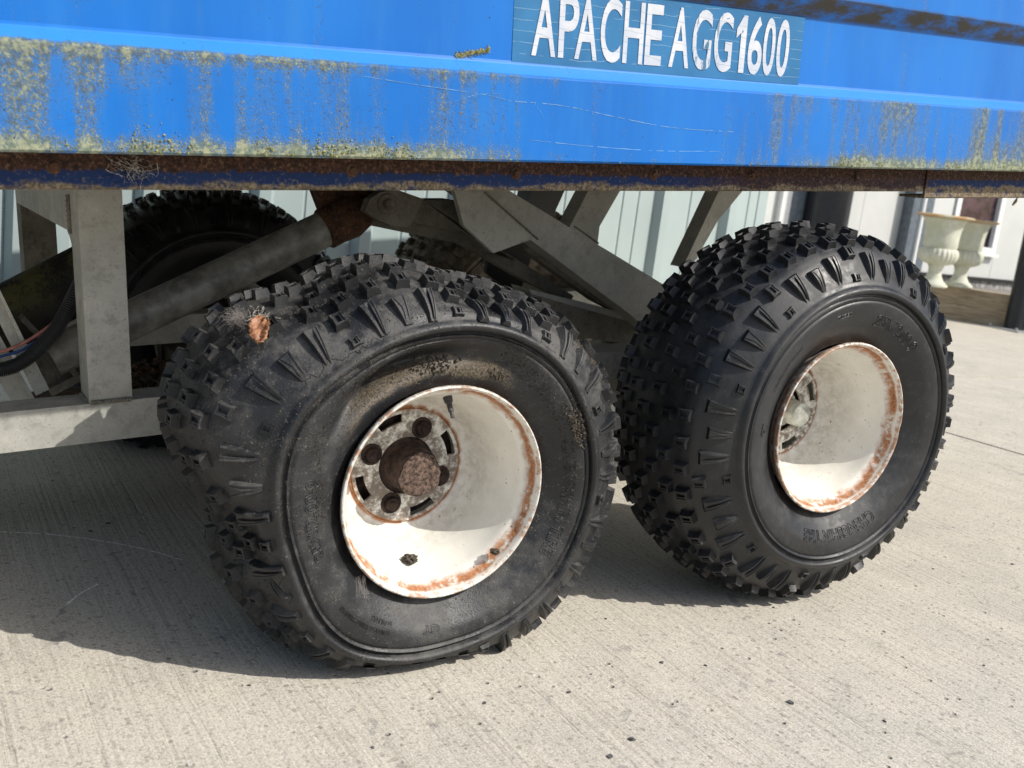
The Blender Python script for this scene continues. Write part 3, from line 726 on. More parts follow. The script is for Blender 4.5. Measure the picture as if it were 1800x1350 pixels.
def cam_score(pw, n):
    d = CP-pw; L = d.length; return d.normalized().dot(n)/L**2
def wheel(name_loc, kind, mat, rim, rot, far_side=False, full=True, R_scale=1.0, texts=(), hub='cap', nt=120, deep=.01):
    D = lambda VV: [(x, y+deep*sm(.045, .0955, y), z) for x, y, z in VV]
    cx, cy, zc = name_loc
    # far side wheels are turned round: their outer face points away
    Wm = Matrix.Translation((cx, cy, zc))
    if far_side: Wm = Wm @ Matrix.Rotation(PI, 4, 'Z')
    wh = empty("wheel", T4.inverted() @ Wm, trailer)
    seg = 340 if kind == 'flat' else 200 if full else 110
    SS = []
    for a, b in zip(LEN, LEN[1:]):
        q_ = max(1, int((b-a)/.0045)) if full else 1; SS += [a+(b-a)*i/q_ for i in range(q_)]
    SS.append(LEN[-1])
    V = []; Fc = []
    m = len(SS)
    for i in range(seg):
        th = 2*PI*i/seg
        for s in SS: V.append(place(kind, th, s, zc))
    for i in range(seg):
        for j in range(m-1):
            a, b = i*m+j, ((i+1) % seg)*m+j; Fc.append((a, a+1, b+1, b))
    mesh("tyre", V, Fc, mat, wh, True, 62)
    # lugs: the best seen as objects, the rest joined
    cand = []
    for (th, s, kd, sd, sc) in TABLE:
        th2 = th+rot
        p, dt, ds, n = frame_at(kind, th2, s, zc)
        yax = ds if sd == 0 else -ds
        if kd in ('long', 'short') : pass
        xax = yax.cross(n)
        Mx = Matrix((xax, yax, n)).transposed().to_4x4()
        hs = 1.0
        if p.z < -zc+.018 : hs = .25
        Mx = Matrix.Translation(p) @ Mx @ Matrix.Diagonal((sc, sc, sc*hs, 1))
        pw = Wm @ p; nw = (Wm.to_3x3() @ n)
        cand.append((cam_score(pw + nw*.01, nw), kd, Mx))
    cand.sort(key=lambda c: -c[0])
    rest = cand[nt:]
    for sc_, kd, Mx in cand[:nt]:
        o = bpy.data.objects.new("tread_lug", LM[mat, kd]); link(o, wh); o.matrix_basis = Mx
    V = []; Fc = []
    for sc_, kd, Mx in rest:
        me = LM[mat, kd]; b0 = len(V)
        V += [Mx @ v.co for v in me.vertices]; Fc += [tuple(i+b0 for i in p.vertices) for p in me.polygons]
    if V: mesh("tread", V, Fc, mat, wh, kind="stuff")
    # rim: lip, bead step, barrel, plate
    rp = [(.1240, .020), (.1285, .010), (.1315, .005), (.1335, .0015), (.1342, -.0015), (.1335, -.0040), (.1318, -.0048), (.1300, -.0035), (.1292, -.0005), (.1285, .004), (.1270, .0095), (.1240, .0150), (.1200, .0185), (.1178, .0225), (.1165, .030), (.1130, .042), (.1080, .056),
          (.1020, .070), (.0960, .082), (.0900, .092), (.0850, .0975), (.0790, .0990), (.0778, .0980), (.0772, .0965), (.0768, .0960)]
    def dent(a, j):
        d = angd(a, R(-2)) / R(4.0); return 1 - (.018*math.exp(-d*d) if (hub == 'cap' and 2 < j < 10) else 0)
    Vr, Fr = lathe(rp, 128, 'y', dent); Vr = D(Vr); ro = mesh("rim", Vr, Fr, rim, wh, True, 40)
    # inner half of the barrel
    Vb, Fb = lathe([(.0745, .0985), (.098, .110), (.1175, .16), (.1220, .206), (.1300, .220), (.1335, .226), (.1300, .229)], 64); Vb = D(Vb)
    Vb = [(x, min(y, .229), z) for x, y, z in Vb]
    mesh("rim_barrel", Vb, Fb, rim, wh, True, 40)
    # plate with slots: disc ring cut by four kidney slots and a centre hole
    bm = bmesh.new(); nth = 96; radii = [.0760, .0710, .0590, .0520, .0400, .0385]
    grid = [[bm.verts.new((r*math.cos(2*PI*i/nth), .0955 + (.004 if r < .034 else 0) , r*math.sin(2*PI*i/nth))) for r in radii] for i in range(nth)]
    for i in range(nth):
        aa = (i+.5)/nth*360
        for j in range(len(radii)-1):
            slot = j == 1 and any(abs((aa-c+180) % 360-180) < 14 for c in (27, 117, 207, 297))
            if slot: continue
            bm.faces.new((grid[i][j], grid[i][j+1], grid[(i+1) % nth][j+1], grid[(i+1) % nth][j]))
    ex = bmesh.ops.extrude_face_region(bm, geom=bm.faces[:])
    for v in [q for q in ex['geom'] if isinstance(q, bmesh.types.BMVert)]: v.co.y += .004
    for v in bm.verts: v.co.y += deep
    bmobj("wheel_plate", bm, rim, wh, True, 40)
    for c in (72, 162, 252, 342):
        a = R(c); cxx, czz = .0530*math.cos(a), .0530*math.sin(a)
        Vn, Fn = lathe([(0, -.009), (.0040, -.009), (.0046, -.0085), (.0046, -.006), (.0078, -.0058), (.0086, -.005), (.0086, .0005), (.0120, -.0010), (.0140, -.0006), (.0152, .002)], 6 if hub == 'cap' else 14)
        mesh("wheel_nut", [(x+cxx, y+.0945+deep, z+czz) for x, y, z in Vn], Fn, 'hubrust' if hub != 'cap' else 'dirty', wh, True, 30)
    Vd, Fd = lathe([(0, .112), (.074, .112), (.074, .16), (.05, .19), (.0, .19)], 40); Vd = D(Vd); mesh("brake_drum", Vd, Fd, 'hubrust', wh, True, 30)
    if hub == 'cap':
        Vh, Fh = lathe([(0, .052), (.0150, .0525), (.0185, .054), (.0200, .058), (.0205, .092), (.0235, .093), (.0260, .096), (.0300, .097), (.0305, .112)], 36); Vh = [(x, y+deep, z) for x, y, z in Vh]; mesh("hub_cap", Vh, Fh, 'zinc', wh, True, 30)
    elif hub == 'rust':
        Vh, Fh = lathe([(0, .052), (.018, .0515), (.026, .053), (.0295, .056), (.0305, .061), (.0305, .092), (.0335, .097), (.0385, .0985), (.0385, .113)], 40, 'y', lambda a, j: 1+.035*math.sin(a*3+j)+.02*math.sin(a*7+j*2))
        Vh = [(x, y+deep+.0016*mnoise.noise(Vector((x, y, z))*120), z) for x, y, z in Vh]
        mesh("hub_cap", Vh, Fh, 'hubrust', wh, True, 30)
        Vh, Fh = lathe([(0, .0500), (.016, .0495), (.0245, .0505), (.0285, .0535)], 40, 'y', lambda a, j: 1+.05*math.sin(a*3+j)+.03*math.sin(a*8))
        Vh = [(x, y+deep+.0022*mnoise.noise(Vector((x, y, z))*140), z) for x, y, z in Vh]
        mesh("hub_face", Vh, Fh, 'hubdust', wh, True, 30)
    for a in texts: side_text(*a, kind, zc, wh, mat)
    if hub != 'rust': return wh
    # valve stem at the top of the barrel
    a = R(88)
    p0 = Vector((.112*math.cos(a), .030, .112*math.sin(a))); p1 = p0+Vector((.002, -.016, -.022))
    Vv, Fv = tube_vf([p0, p0+(p1-p0)*.25, p0+(p1-p0)*.3, p0+(p1-p0)*.7, p0+(p1-p0)*.72, p1], lambda i: [.0060, .0052, .0036, .0033, .0024, .0024][i], 12); mesh("valve", Vv, Fv, mat, wh, True, 40)
    return wh
ZL, ZR = .2281, .2970
tx_near = (("CHENGSHIN TIRE", .0150, .1720, -58, .86, ), )
wheelL = wheel((0, 0, ZL), 'flat', 'dusty', M['rimA'], R(4), hub='rust', deep=.018, nt=185,
               texts=(("CHENGSHIN TIRE", .0175, .1730, 24, .86), ("25X12.00-9", .0150, .1740, 203, 1.0), ("GT", .012, .1740, 272, 1.0), ("2 PSI OPERATING PRESSURE", .0052, .1800, 250, .9), ("10 PSI MAX", .0052, .1690, 250, .9), ("TUBELESS", .0050, .1820, 196, .9)))
wheelR = wheel((.66699, 0, ZR), 'round', 'rubber', M['rimB'], R(9), hub='cap', deep=.026, nt=185,
               texts=(("25X12.00-9", .0165, .1720, 84, 1.0), ("CHENGSHIN TIRE", .0165, .1700, -55, .86), ("GT", .011, .1740, 182, 1.0), ("INFLATION PRESSURE 2 PSI", .0052, .1790, 160, .9), ("TUBELESS", .0055, .1830, 112, .9)))
wheel((-.01, 1.20, .224), 'mild', 'rubber', M['rimA'], R(20), True, False, hub='none', nt=0)
wheel((.69, 1.22, .262), 'round', 'dust_lit', M['rimB'], R(30), True, False, hub='none', nt=0)

# ================================================================== METAL SHED
shed = empty("metal_shed", Matrix.Translation((0, 1.98, 0)), label="pale grey green metal clad shed wall seen beneath the blue trailer", cat="shed")
def shed_profile(x0, x1):
    """one sheet: pans with fine stiffener grooves, a raised rib at each end"""
    return [(x0, 0), (x0+.018, -.030), (x0+.052, -.030), (x0+.070, 0)] + [p for c in (.38, .68) for p in ((x0+.07+(x1-x0-.07)*c-.006, 0), (x0+.07+(x1-x0-.07)*c-.002, .004), (x0+.07+(x1-x0-.07)*c+.002, .004), (x0+.07+(x1-x0-.07)*c+.006, 0))] + [(x1, 0)]
ribs = [-1.93+.322*i for i in range(0, 11)]+[1.50, 1.80, 2.12, 2.35]
ribs = sorted(ribs)
for a, b in zip(ribs, ribs[1:]):
    pr = shed_profile(a, b-.001); pr = [p for i, p in enumerate(pr) if i == 0 or p[0] > pr[i-1][0]]
    V = []; Fc = []
    for (x, y) in pr: V += [(x, y, 0.02), (x, y, 2.6), (x, y+.002, 0.02), (x, y+.002, 2.6)]
    for i in range(len(pr)-1): k = i*4; Fc += [(k, k+4, k+5, k+1), (k+2, k+3, k+7, k+6)]
    mesh("wall_sheet", V, Fc, 'corrug', shed)
box("backing_wall", (-1.9, .012, 0), (2.36, 2.4, 2.6), 'corrug', shed, .002)
box("roof", (-2.0, -.12, 2.6), (2.45, 2.5, 2.68), 'greyblue', shed, .004)

# ================================================================== CLAD BUILDING
Yb = 4.6
bld = empty("clad_building", Matrix.Translation((0, Yb, 0)), label="off-white panelled building with slate trim, downpipe and a small window", cat="building")
BZ0 = .262
bx = lambda px: wat(px, 338, 1, Yb).x
edges = [bx(p) for p in (1180, 1300, 1368)]
def bpanel(x0, x1, z0, z1, y0=0.0, mat='white', name="wall_panel"): return box(name, (x0+.002, y0, z0), (x1-.002, y0+.06, z1), mat, bld, .003)
wx0, wx1, wz0, wz1 = 6.99, 7.555, .495, 1.35
pxs = [3.4, 4.2, bx(1310), bx(1368), bx(1522), bx(1596), 6.69]
for a, b in zip(pxs, pxs[1:]): bpanel(a, b, BZ0, 3.0)
bpanel(6.69, 6.95, BZ0, 3.0); bpanel(6.95, 7.60, BZ0, wz0-.03); bpanel(6.95, 7.60, wz1+.03, 3.0); bpanel(7.60, 8.4, BZ0, 3.0)
for a in (8.4, 9.2, 10.0, 10.8, 11.6, 12.4): bpanel(a, a+.8, BZ0, 3.0)
win = empty("window", Matrix.Translation((0, 0, 0)), bld)
t = .055
for nm, lo, hi in (("frame_side", (wx0-.03, -.02, wz0-.03), (wx0+t-.03, .05, wz1+.03)), ("frame_side", (wx1-t+.03, -.02, wz0-.03), (wx1+.03, .05, wz1+.03)), ("frame_rail", (wx0+t-.029, -.018, wz0-.03), (wx1-t+.029, .05, wz0+t-.03)), ("frame_rail", (wx0+t-.029, -.018, wz1-t+.03), (wx1-t+.029, .05, wz1+.03))):
    box(nm, lo, hi, 'trim', win, .006)
box("sill", (wx0-.045, -.05, wz0-.05), (wx1+.045, -.021, wz0-.025), 'trim', win, .004)
box("pane", (wx0+.02, .02, wz0+.02), (wx1-.02, .03, wz1-.02), 'glass', win, 0)
for c, nm in ((1378, "white_post"), (1482, "white_post")): box(nm, (bx(c)-.045, -.045, BZ0), (bx(c)+.045, -.001, 3.0), 'trim', bld, .006)
box("slate_trim", (bx(1388), -.035, BZ0), (bx(1412), -.001, 3.0), 'greyblue', bld, .004)
V, Fc = tube_vf([(bx(1438), -.12, BZ0-.2), (bx(1438), -.12, 3.0)], .165, 32); mesh("dark_tank_pipe", V, Fc, 'pole', bld, True, 50)
box("slate_post", (bx(1592), -.10, BZ0), (bx(1606), -.001, 3.0), 'greyblue', bld, .006)
box("slate_post", (bx(1612), -.10, BZ0), (bx(1628), -.001, 3.0), 'greyblue', bld, .006)
V, Fc = tube_vf([(bx(1609), -.10, BZ0), (bx(1609), -.10, 3.0)], .022, 16); mesh("downpipe", V, Fc, 'trim', bld, True, 50)
box("base_flashing", (3.4, -.03, BZ0-.022), (13.2, .06, BZ0-.001), 'dark', bld, .002)
k = 0
for j in range(2):
    x = 3.4-.2*(j % 2)
    while x < 13:
        box("plinth_block", (x+.004, .0, -.02+.13*j), (x+.396, .08, .105+.13*j), 'plinth', bld, .006); x += .4; k += 1
box("roof", (3.2, -.3, 3.0), (13.4, 4.5, 3.1), 'greyblue', bld, .01)
box("rear_wall", (3.4, .081, 0), (13.2, 4.4, 3.0), 'white', bld, 0)

# ================================================================== PLANTER EDGE, BED, URNS, POST
s0, s1 = wat(1610, 551, 2, 0), wat(1800, 582.5, 2, 0)
dv = (s1-s0).normalized(); nv = Vector((-dv.y, dv.x, 0))
def obox(name, o, d, n, L0, L1, w0, w1, z0, z1, mat, parent=None, bevel=.006, **k):
    bm = bmesh.new(); P = [o+d*a+n*b for a, b in ((L0, w0), (L1, w0), (L1, w1), (L0, w1))]
    bm_prism(bm, [(p.x, p.y) for p in P], 'z', z0, z1); return bmobj(name, bm, mat, parent, bevel=bevel, **k)
LB = (Yb-.03-.11-s0.y)/dv.y                      # where the edging meets the building
sl = empty("timber_edging", Matrix.Identity(4), label="weathered timber sleeper edging holding the raised bed under the urns", cat="timber edging")
obox("sleeper", s0, dv, nv, LB, .02, 0, .11, 0.0, .113, 'timber', sl)
obox("sleeper", s0, dv, nv, .024, 2.4, 0, .11, 0.0, .113, 'timber', sl)
obox("sleeper", s0, dv, nv, LB, 1.1, .002, .11, .115, .232, 'timber', sl)
obox("sleeper", s0, dv, nv, 1.104, 2.4, .002, .11, .115, .232, 'timber', sl)
# gravel bed between edging and building
bp = [s0+dv*LB+nv*.115, s0+dv*2.4+nv*.115, Vector((9.5, Yb-.035, 0)), Vector(((s0+dv*LB+nv*.115).x+.02, Yb-.035, 0))]
prism("gravel_bed", [(p.x, p.y) for p in bp], 'z', 0.001, .175, 'gravel', None, 0, kind="structure")
def urn(px, py, dback, label, shade):
    base = wat(px, py, 2, .235)
    base = base + (base-CP).normalized()*dback; base.z = 0
    root = empty("garden_urn", Matrix.Translation((base.x, base.y, .2352)), label=label, cat="urn", group="pale garden urns on the timber edging")
    root.scale = (.88, .88, .915)
    foot = [(0, 0), (.105, 0), (.112, .006), (.110, .020), (.095, .026), (.090, .036), (.078, .040), (.070, .052), (.056, .075), (.050, .105), (.052, .135), (.062, .160)]
    V, Fc = lathe(foot, 40, 'z'); mesh("foot", V, Fc, 'urn', root, True, 35)
    n = 96; bowl = [(.060, .1605), (.096, .172), (.124, .190), (.138, .215), (.142, .240), (.138, .262), (.130, .278), (.122, .286)]
    V, Fc = lathe(bowl, 144, 'z', lambda a, j: 1+.055*abs(math.sin(a*12))*(1 if 1 <= j <= 6 else .1)); mesh("fluted_bowl", V, Fc, 'urn', root, True, 50)
    neck = [(.121, .2865), (.128, .300), (.128, .360), (.133, .420), (.145, .470), (.164, .500)]
    V, Fc = lathe(neck, 48, 'z'); mesh("neck", V, Fc, 'urn', root, True, 50)
    rim_ = [(.158, .5005), (.180, .506), (.205, .510), (.212, .517), (.205, .524), (.185, .528), (.160, .520), (.135, .47), (.12, .33), (0, .32)]
    V, Fc = lathe(rim_, 96, 'z', lambda a, j: 1+(.012*math.sin(a*24) if j in (2, 3, 4) else 0)); mesh("rolled_rim", V, Fc, 'urn', root, True, 45)
    return root
urn(1638, 503, 0.0, "pale stone urn with rust tinted rim nearest the black wheel, left of its twin", 0)
urn(1683, 506, 0.17, "pale stone urn half hidden behind its twin, in front of the small window", 0)
pb = wat(1781, 580, 2, 0)
post = empty("steel_post", Matrix.Translation((pb.x, pb.y, 0)), label="black round steel post bolted to the yard by a plate beside the timber edging", cat="post")
V, Fc = tube_vf([(0, 0, .0085), (0, 0, 3.0)], .066, 36); mesh("shaft", V, Fc, 'pole', post, True, 50)
box("base_plate", (-.16, -.14, 0.0005), (.16, .14, .0085), 'plate', post, .002)
for sx in (-1, 1):
    for sy in (-1, 1):
        V, Fc = tube_vf([(sx*.12, sy*.10, .009), (sx*.12, sy*.10, .028)], .010, 8); mesh("anchor_bolt", V, Fc, 'plate', post)

# ================================================================== SMALL THINGS
def wheel_world(wl, th, s):                       # point and normal on the flat tyre, world space
    p, dt, ds, n = frame_at('flat', th, s, ZL); return Vector((p.x, p.y, p.z+ZL)), n
# dry leaf on the tyre
def find_on_tyre(px, py):
    best = None
    for i in range(60, 260, 2):
        for j in range(60):
            th = R(i); s = S_LIP+(TOT/2+.05-S_LIP)*j/59; P, n = wheel_world(None, th, s)
            d = P-CP; z = d.dot(fw); u = 900+F*d.dot(rt)/z; v = 675-F*d.dot(up)/z
            if n.dot(-d) < 0: continue
            e = (u-px)**2+(v-py)**2
            if best is None or e < best[0]: best = (e, P, n)
    return best[1], best[2]
P, n = find_on_tyre(463, 597)
V = []; Fc = []; N = 15
for i in range(N):
    for j in range(N):
        u, v = i/(N-1)*2-1, j/(N-1)*2-1
        wd = math.sqrt(max(0, 1-v*v))**.8*(.92+.10*math.sin(v*19)+.06*math.sin(v*31+2))
        k_ = mnoise.noise(Vector((u*1.7, v*1.7, 4)))
        V.append((u*wd*.0115+.002*v*v, v*.0165+.0012*math.sin(u*5), .0030*abs(u)**1.3*(1+.5*math.sin(v*4))+.0028*k_+.0016*math.sin(v*17+abs(u)*6)-.003*v*v))
for i in range(N-1):
    for j in range(N-1): a = i*N+j; Fc.append((a, a+N, a+N+1, a+1))
me_ = mesh("dead_leaf", V, Fc, 'leaf', None, True, label="curled brown dead leaf lying on the knobbly tread of the flat tyre", cat="leaf")
md = me_.modifiers.new("s", 'SOLIDIFY'); md.thickness = .0004
zq = (CP-P).normalized()*.6+n*.4+Vector((0, 0, .3)); me_.matrix_world = Matrix.Translation(P+n*.013+zq.normalized()*.003) @ zq.to_track_quat('Z', 'Y').to_matrix().to_4x4()

def strands(center, rad, count, thick, curl, seed, zsq=.5):
    rnd = random.Random(seed); V = []; Fc = []
    for k in range(count):
        a = Vector((rnd.gauss(0, 1), rnd.gauss(0, 1), rnd.gauss(0, 1)*zsq))*rad*.45; d = Vector((rnd.gauss(0, 1), rnd.gauss(0, 1), rnd.gauss(0, 1)*zsq)).normalized()
        pts = []; q = center+a
        for i in range(5): pts.append(q.copy()); d = (d+Vector((rnd.gauss(0, 1), rnd.gauss(0, 1), rnd.gauss(0, 1)))*curl).normalized(); q = q+d*rad*.28
        v, f = tube_vf(pts, thick, 3, False); b0 = len(V); V += v; Fc += [tuple(i+b0 for i in q_) for q_ in f]
    return V, Fc
P, n = find_on_tyre(430, 566)
V, Fc = strands(P+n*.006, .014, 380, .00010, .8, 5)
mesh("cobweb_clump", V, Fc, 'fluff', None, label="grey cobweb clump beside the dead leaf on the flat tyre", cat="cobweb", kind="stuff")
P, n = find_on_tyre(455, 575)
V, Fc = strands(P+n*.009, .013, 60, .00022, .5, 6)
mesh("straw_wisps", V, Fc, 'feather', None, label="straw wisps tangled above the dead leaf on the flat tyre", cat="straw", kind="stuff")
# soil crumbs, needles on the flat tyre
rnd = random.Random(11); V = []; Fc = []
def crumb(P, n, r):
    b0 = len(V); t = n.orthogonal().normalized(); b = n.cross(t); a = rnd.random()*6
    k = rnd.choice((3, 4))
    for i in range(k):
        aa = a+2*PI*i/k; rr = r*(.6+.6*rnd.random()); V.append(P+t*math.cos(aa)*rr+b*math.sin(aa)*rr)
    V.append(P+n*r*(.5+rnd.random()*.7)+t*r*.3*(rnd.random()-.5))
    for i in range(k): Fc.append((b0+i, b0+(i+1) % k, b0+k))
for i in range(17000):
    th = R(rnd.uniform(20, 215)); s = rnd.uniform(LEN[4], TOT*.62)
    q = mnoise.noise(Vector((th*5, s*45, 3)))*.5+.5 + .25*mnoise.noise(Vector((th*17, s*140, 8)))
    if s < S_LIP:
        z_ = prof_at(s)[0]; pr = .9 if (th > R(105) and th < R(190)) or (R(20) < th < R(75) and z_ > .165) else .12
        if q*pr < .33: continue
    elif q < (.36 if th > R(85) else .5): continue
    P, n = wheel_world(None, th, s); crumb(P-n*.0004, n, rnd.choice((.0006, .0008, .0010, .0016)))
for (ta, sa, sp, cnt, rr) in ((28, LEN[8], .014, 260, .0022), (100, LEN[5], .016, 200, .0018), (70, LEN[4], .010, 120, .0018), (35, LEN[26], .016, 260, .0020), (22, LEN[27], .016, 200, .0018)):
    for i in range(cnt):
        th = R(ta)+rnd.gauss(0, sp/.19); s = sa+rnd.gauss(0, sp*.7)
        P, n = wheel_world(None, th, max(LEN[3], s)); crumb(P+n*rnd.random()*.001, n, rr*(.5+rnd.random()))
mesh("soil_crumbs", V, Fc, 'crumb', None, label="dry soil crumbs scattered over the flat tyre", cat="soil", kind="stuff")
# cobweb at the foot of the left rim
V, Fc = [], []
c0 = Vector((-.098, -.016, ZL-.098))
for i in range(26):
    a = Vector((-.108+rnd.uniform(-.008, .008), -.018, ZL-.108+rnd.uniform(-.006, .004))); b = c0+Vector((rnd.uniform(-.012, .012)-.006, -.002, -.022+rnd.uniform(-.006, .01)))
    v, f = tube_vf([a+Vector((.004, .008, .014)), (a+b)/2+Vector((0, -.003, 0)), b], .00009, 3, False); b0 = len(V); V += v; Fc += [tuple(q+b0 for q in x) for x in f]
mesh("cobweb_tuft", V, Fc, 'fluff', None, label="white cobweb tuft at the lower left edge of the flat tyre's rim", cat="cobweb", kind="stuff")
# clods inside the left rim
rnd = random.Random(4)
def clod(name, P, r, label):
    bm = bmesh.new(); bmesh.ops.create_icosphere(bm, subdivisions=3, radius=r)
    for v in bm.verts:
        k_ = 1+.45*mnoise.noise(v.co*260)+.35*mnoise.noise(v.co*700); v.co *= k_; v.co.z *= .6
    bmobj(name, bm, 'crumb', None, matrix=Matrix.Translation(P), label=label, cat="soil clod")
def barrel(thd, y): 
    rr = .1165-(y-.03)*.40; return Vector((rr*math.cos(R(thd)), y, rr*math.sin(R(thd))+ZL))
clod("soil_clod", barrel(-96, .052)+Vector((0, 0, .003)), .0095, "dark soil clod lying inside the white rim of the flat tyre")
clod("soil_clod", Vector((.083, .004, ZL-.083)), .006, "small dark soil clod stuck to the lower right lip of the flat tyre's rim")
# feather on the rail
q = T4 @ Vector(tat(228, 288, .088)); V = []; Fc = []
V, Fc = strands(q, .017, 60, .00016, .45, 12, .8)
V2, F2 = strands(q+Vector((.006, 0, -.009)), .014, 40, .00014, .35, 13, .9)
b0 = len(V); V += V2; Fc += [tuple(k+b0 for k in f_) for f_ in F2]
V = [Vector((v.x, min(v.y, q.y-.0005)-.0003, v.z)) for v in V]
mesh("feather_tuft", V, Fc, 'feather', None, label="pale feather tuft caught on the rusty rail below the mossy panel edge", cat="feather")
# moss growing on the lower edge of the side panel: real lumps
V = []; Fc = []; rnd = random.Random(21)
for i in range(3800):
    x = rnd.uniform(-.5, 1.25); w_ = sm(.10, -.10, x)*1.0+.9*sm(.62, .72, x)*.6+.25
    if x > .02 and x < .55: w_ *= .25
    q = mnoise.noise(Vector((x*16, 0, 2)))*.5+.5
    q = sm(.42, .72, q+.25*mnoise.noise(Vector((x*47, 3, 2))))
    if rnd.random() > w_*q: continue
    hgt = abs(rnd.gauss(0, .002+.009*q*w_)); P = T4 @ Vector((x, .0497, .6185+hgt)); crumb(P, -TY, rnd.uniform(.0006, .0016))
for i in range(420):
    t = rnd.random(); q = tat(800+62*t, 96-9*t+rnd.gauss(0, 2.5)+6*(1-t)*rnd.random(), .0685); crumb(T4 @ q, -TY, rnd.uniform(.0005, .0013))
g = G("yellow_green_moss"); mossm = g.out(g.mix(g.rng(g.noise(300, 2, .6, g.world()), .4, .6), (.20, .20, .045), (.42, .39, .18)), .95)
mesh("moss", V, Fc, mossm, None, label="yellow green moss crust along the bottom of the blue side panel", cat="moss", kind="stuff")
# chips and litter on the concrete
spots = [(1390, 1235, .008), (852, 1236, .004), (1380, 1272, .003), (1110, 1300, .006), (1072, 1330, .006), (1000, 1217, .004), (1163, 1165, .005), (1065, 1088, .003), (1780, 992, .005), (1640, 1000, .003), (438, 1205, .003), (655, 1314, .003), (1360, 1068, .003), (190, 920, .006), (158, 934, .005), (1730, 1170, .003), (1555, 1268, .003), (1240, 1170, .003), (92, 845, .004), (440, 1075, .006)]
for i, (px, py, r) in enumerate(spots):
    P = wat(px, py, 2, .0005); bm = bmesh.new(); n_ = 7
    ring_ = [(r*(.55+.6*rnd.random())*math.cos(2*PI*j/n_)*1.3, r*(.45+.5*rnd.random())*math.sin(2*PI*j/n_)) for j in range(n_)]
    r_ = .7; ring_ = [(a*r_, b*r_) for a, b in ring_]; bm_prism(bm, ring_, 'z', 0, .0006+r*.10)
    own = {0: "largest dark chip on the sunlit concrete, directly below the right wheel", 1: "dark chip on the concrete just below the flat tyre's contact patch",
           3: "dark chip near the bottom edge of the photo, right one of a close pair", 4: "dark chip at the bottom edge of the photo, left one of a close pair",
           5: "dark chip between the flat tyre and the bottom edge pair of chips", 8: "dark chip at the far right edge of the sunlit concrete",
           13: "dark scrap in the shade left of the flat tyre, right one of a pair", 14: "dark scrap in the shade left of the flat tyre, left one of a pair",
           18: "dark scrap on the shaded concrete just under the drawbar beam", 19: "pebble on the shaded concrete left of the flat tyre's lower bulge"}
    lab = own.get(i, "tiny dark fleck of grit lying on the sunlit concrete")
    bmobj("stone_chip", bm, 'stone', None, matrix=Matrix.Translation(P) @ Matrix.Rotation(rnd.random()*3, 4, 'Z'), label=lab, cat="stone chip", group="dark chips lying on the concrete")
# brown litter heaped behind the flat tyre, under the drawbar
V = []; Fc = []
for i in range(2600):
    x, y = rnd.gauss(-.03, .12), rnd.gauss(.80, .05); z = .17+.05*mnoise.noise(Vector((x*7, y*9, 1)))+rnd.random()*.02
    P = Vector((x, y, z)); n = Vector((rnd.gauss(0, .5), rnd.gauss(0, .5), 1)).normalized(); crumb(P, n, rnd.uniform(.003, .009))
mesh("leaf_litter", V, Fc, 'debris', None, label="brown leaf litter lodged on the frame behind the flat tyre", cat="leaf litter", kind="stuff")
box("litter_tray", (-.34, .70, .150), (.30, .905, .168), 'rust', trailer, .003)
# withered sprig hanging under the right end of the rail
q = T4 @ Vector(tat(1788, 348, .10))
V, Fc = tube_vf([q, q+Vector((-.002, 0, -.006)), q+Vector((-.007, .001, -.014))], lambda i: [.001, .0028, .0018][i], 6)
mesh("dry_sprig", V, Fc, 'timber', None, True, 60, label="dry brown sprig hanging under the right end of the rail", cat="sprig")

# old cracks in the flat tyre's upper sidewall
rnd = random.Random(9)
for (t0, t1, sb, amp) in ((62, 118, LEN[14]+.001, .0016), (118, 160, LEN[20]+.004, .0035), (75, 100, LEN[22]+.001, .001)):
    pts = []; q = 0
    for i in range(70):
        t = t0+(t1-t0)*i/69; q = .7*q+rnd.gauss(0, amp*.7)
        p, dt, ds, n = frame_at('flat', R(t), sb+q+(t-t0)/(t1-t0)*amp*2, ZL); pts.append(p+n*.0001)
    V, Fc = tube_vf(pts, lambda i: .0005*(.3+.7*math.sin(PI*i/69)), 5); mesh("crack", V, Fc, 'dark', wheelL)
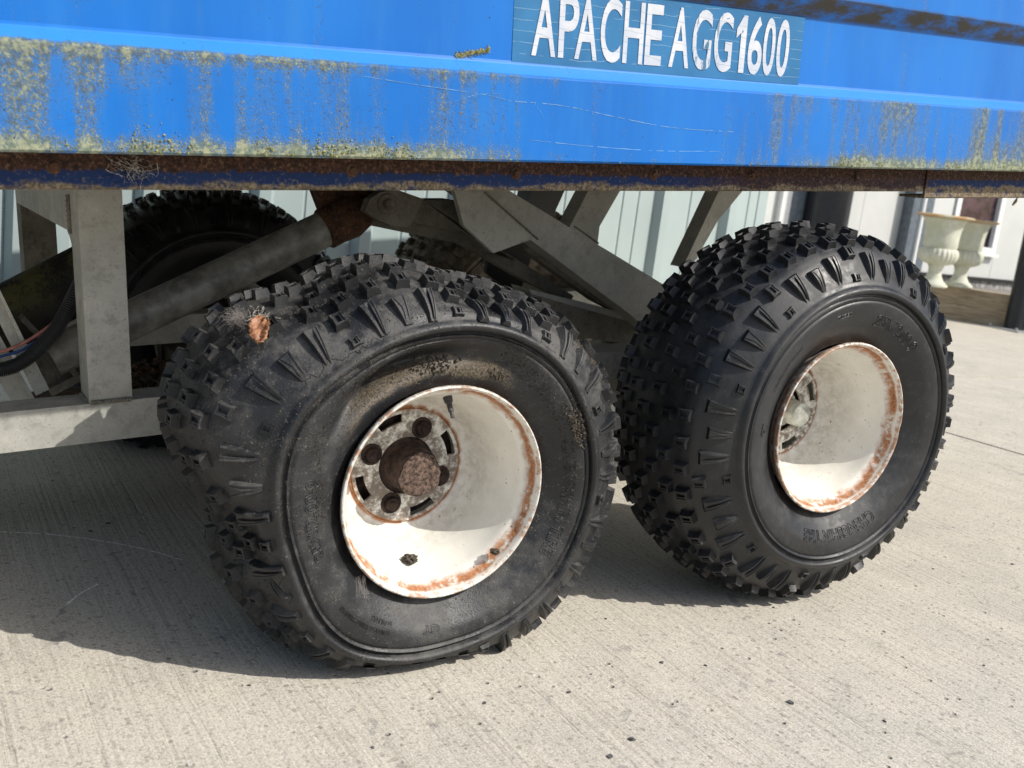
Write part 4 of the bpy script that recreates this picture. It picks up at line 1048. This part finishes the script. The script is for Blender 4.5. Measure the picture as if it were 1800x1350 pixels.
# weld beads where the frame members meet
def weld(name, pts, r=.0028, mat='dirty'):
    P = spline(pts, 26); rr = random.Random(3); tube(name, P, lambda i: r*(1+.22*math.sin(i*1.9)+.15*rr.random()), mat, trailer, 8)
weld("weld_bead", [(-.313, .3485, .288), (-.29, .3485, .288), (-.262, .3485, .288)])
weld("weld_bead", [(-.3155, .36, .288), (-.3155, .40, .288)])
weld("weld_bead", [(-.3155, .4045, .55), (-.3155, .4045, .50)])
a_, b_ = tat(925, 340, .4485), tat(1030, 405, .4485)
for (p_, q_, y_) in (((852, 338), (946, 421), .434), ((1010, 398), (1052, 428), .4485), ((1168, 498), (1196, 545), .4485)):
    A_, B_ = tat(*p_, y_), tat(*q_, y_); weld("weld_bead", [A_, (A_+B_)/2, B_], .0016)
# pale drag marks scraped across the shaded concrete
def ribbon(pts, w0):
    V = []; Fc = []; P = spline(pts, 20); rr = random.Random(5)
    for i, q in enumerate(P):
        t = (P[min(i+1, len(P)-1)]-P[max(0, i-1)]).normalized(); n = Vector((-t.y, t.x, 0)); w_ = w0*(.5+.7*rr.random())
        V += [q+n*w_+Vector((0, 0, .0006)), q-n*w_+Vector((0, 0, .0006))]
    for i in range(len(P)-1):
        if rr.random() < .94: Fc.append((2*i, 2*i+1, 2*i+3, 2*i+2))
    return V, Fc
V, Fc = ribbon([wat(a, b, 2, 0) for a, b in ((-60, 930), (0, 935), (100, 941), (200, 955), (270, 970), (320, 985))], .0017)
mesh("chalky_scratch", V, Fc, 'chalk', None, label="long pale curved scratch across the shaded concrete left of the flat tyre", cat="scratch mark")
V, Fc = ribbon([wat(a, b, 2, 0) for a, b in ((118, 1062), (140, 1045), (172, 1027))], .0014)
mesh("chalky_scratch", V, Fc, 'chalk', None, label="short pale scratch on the shaded concrete near the shadow's edge", cat="scratch mark")

# long thin scratches in the blue paint
def pscratch(pts, w0):
    P = spline([Vector(tat(a, b, .0496)) for a, b in pts], 16); V = []; Fc = []; rr = random.Random(len(pts))
    for q in P: w_ = w0*(.4+.8*rr.random()); V += [q+Vector((0, 0, w_)), q-Vector((0, 0, w_))]
    for i in range(len(P)-1):
        if rr.random() < .86: Fc.append((2*i, 2*i+1, 2*i+3, 2*i+2))
    mesh("scratch", V, Fc, 'scr', [o for o in trailer.children if o.name == "side_panel"][0])
M['scr'] = flat("pale_blue_scratch", (.13, .30, .56), .6)
pscratch([(905, 178), (990, 186), (1080, 205), (1180, 224), (1290, 232)], .0005)
pscratch([(930, 246), (1050, 258), (1160, 265), (1265, 266)], .0004)
pscratch([(640, 134), (740, 150), (850, 166), (900, 178)], .0004)
pscratch([(940, 182), (955, 205), (962, 240)], .0003)
pscratch([(800, 178), (840, 166), (880, 165)], .0003)
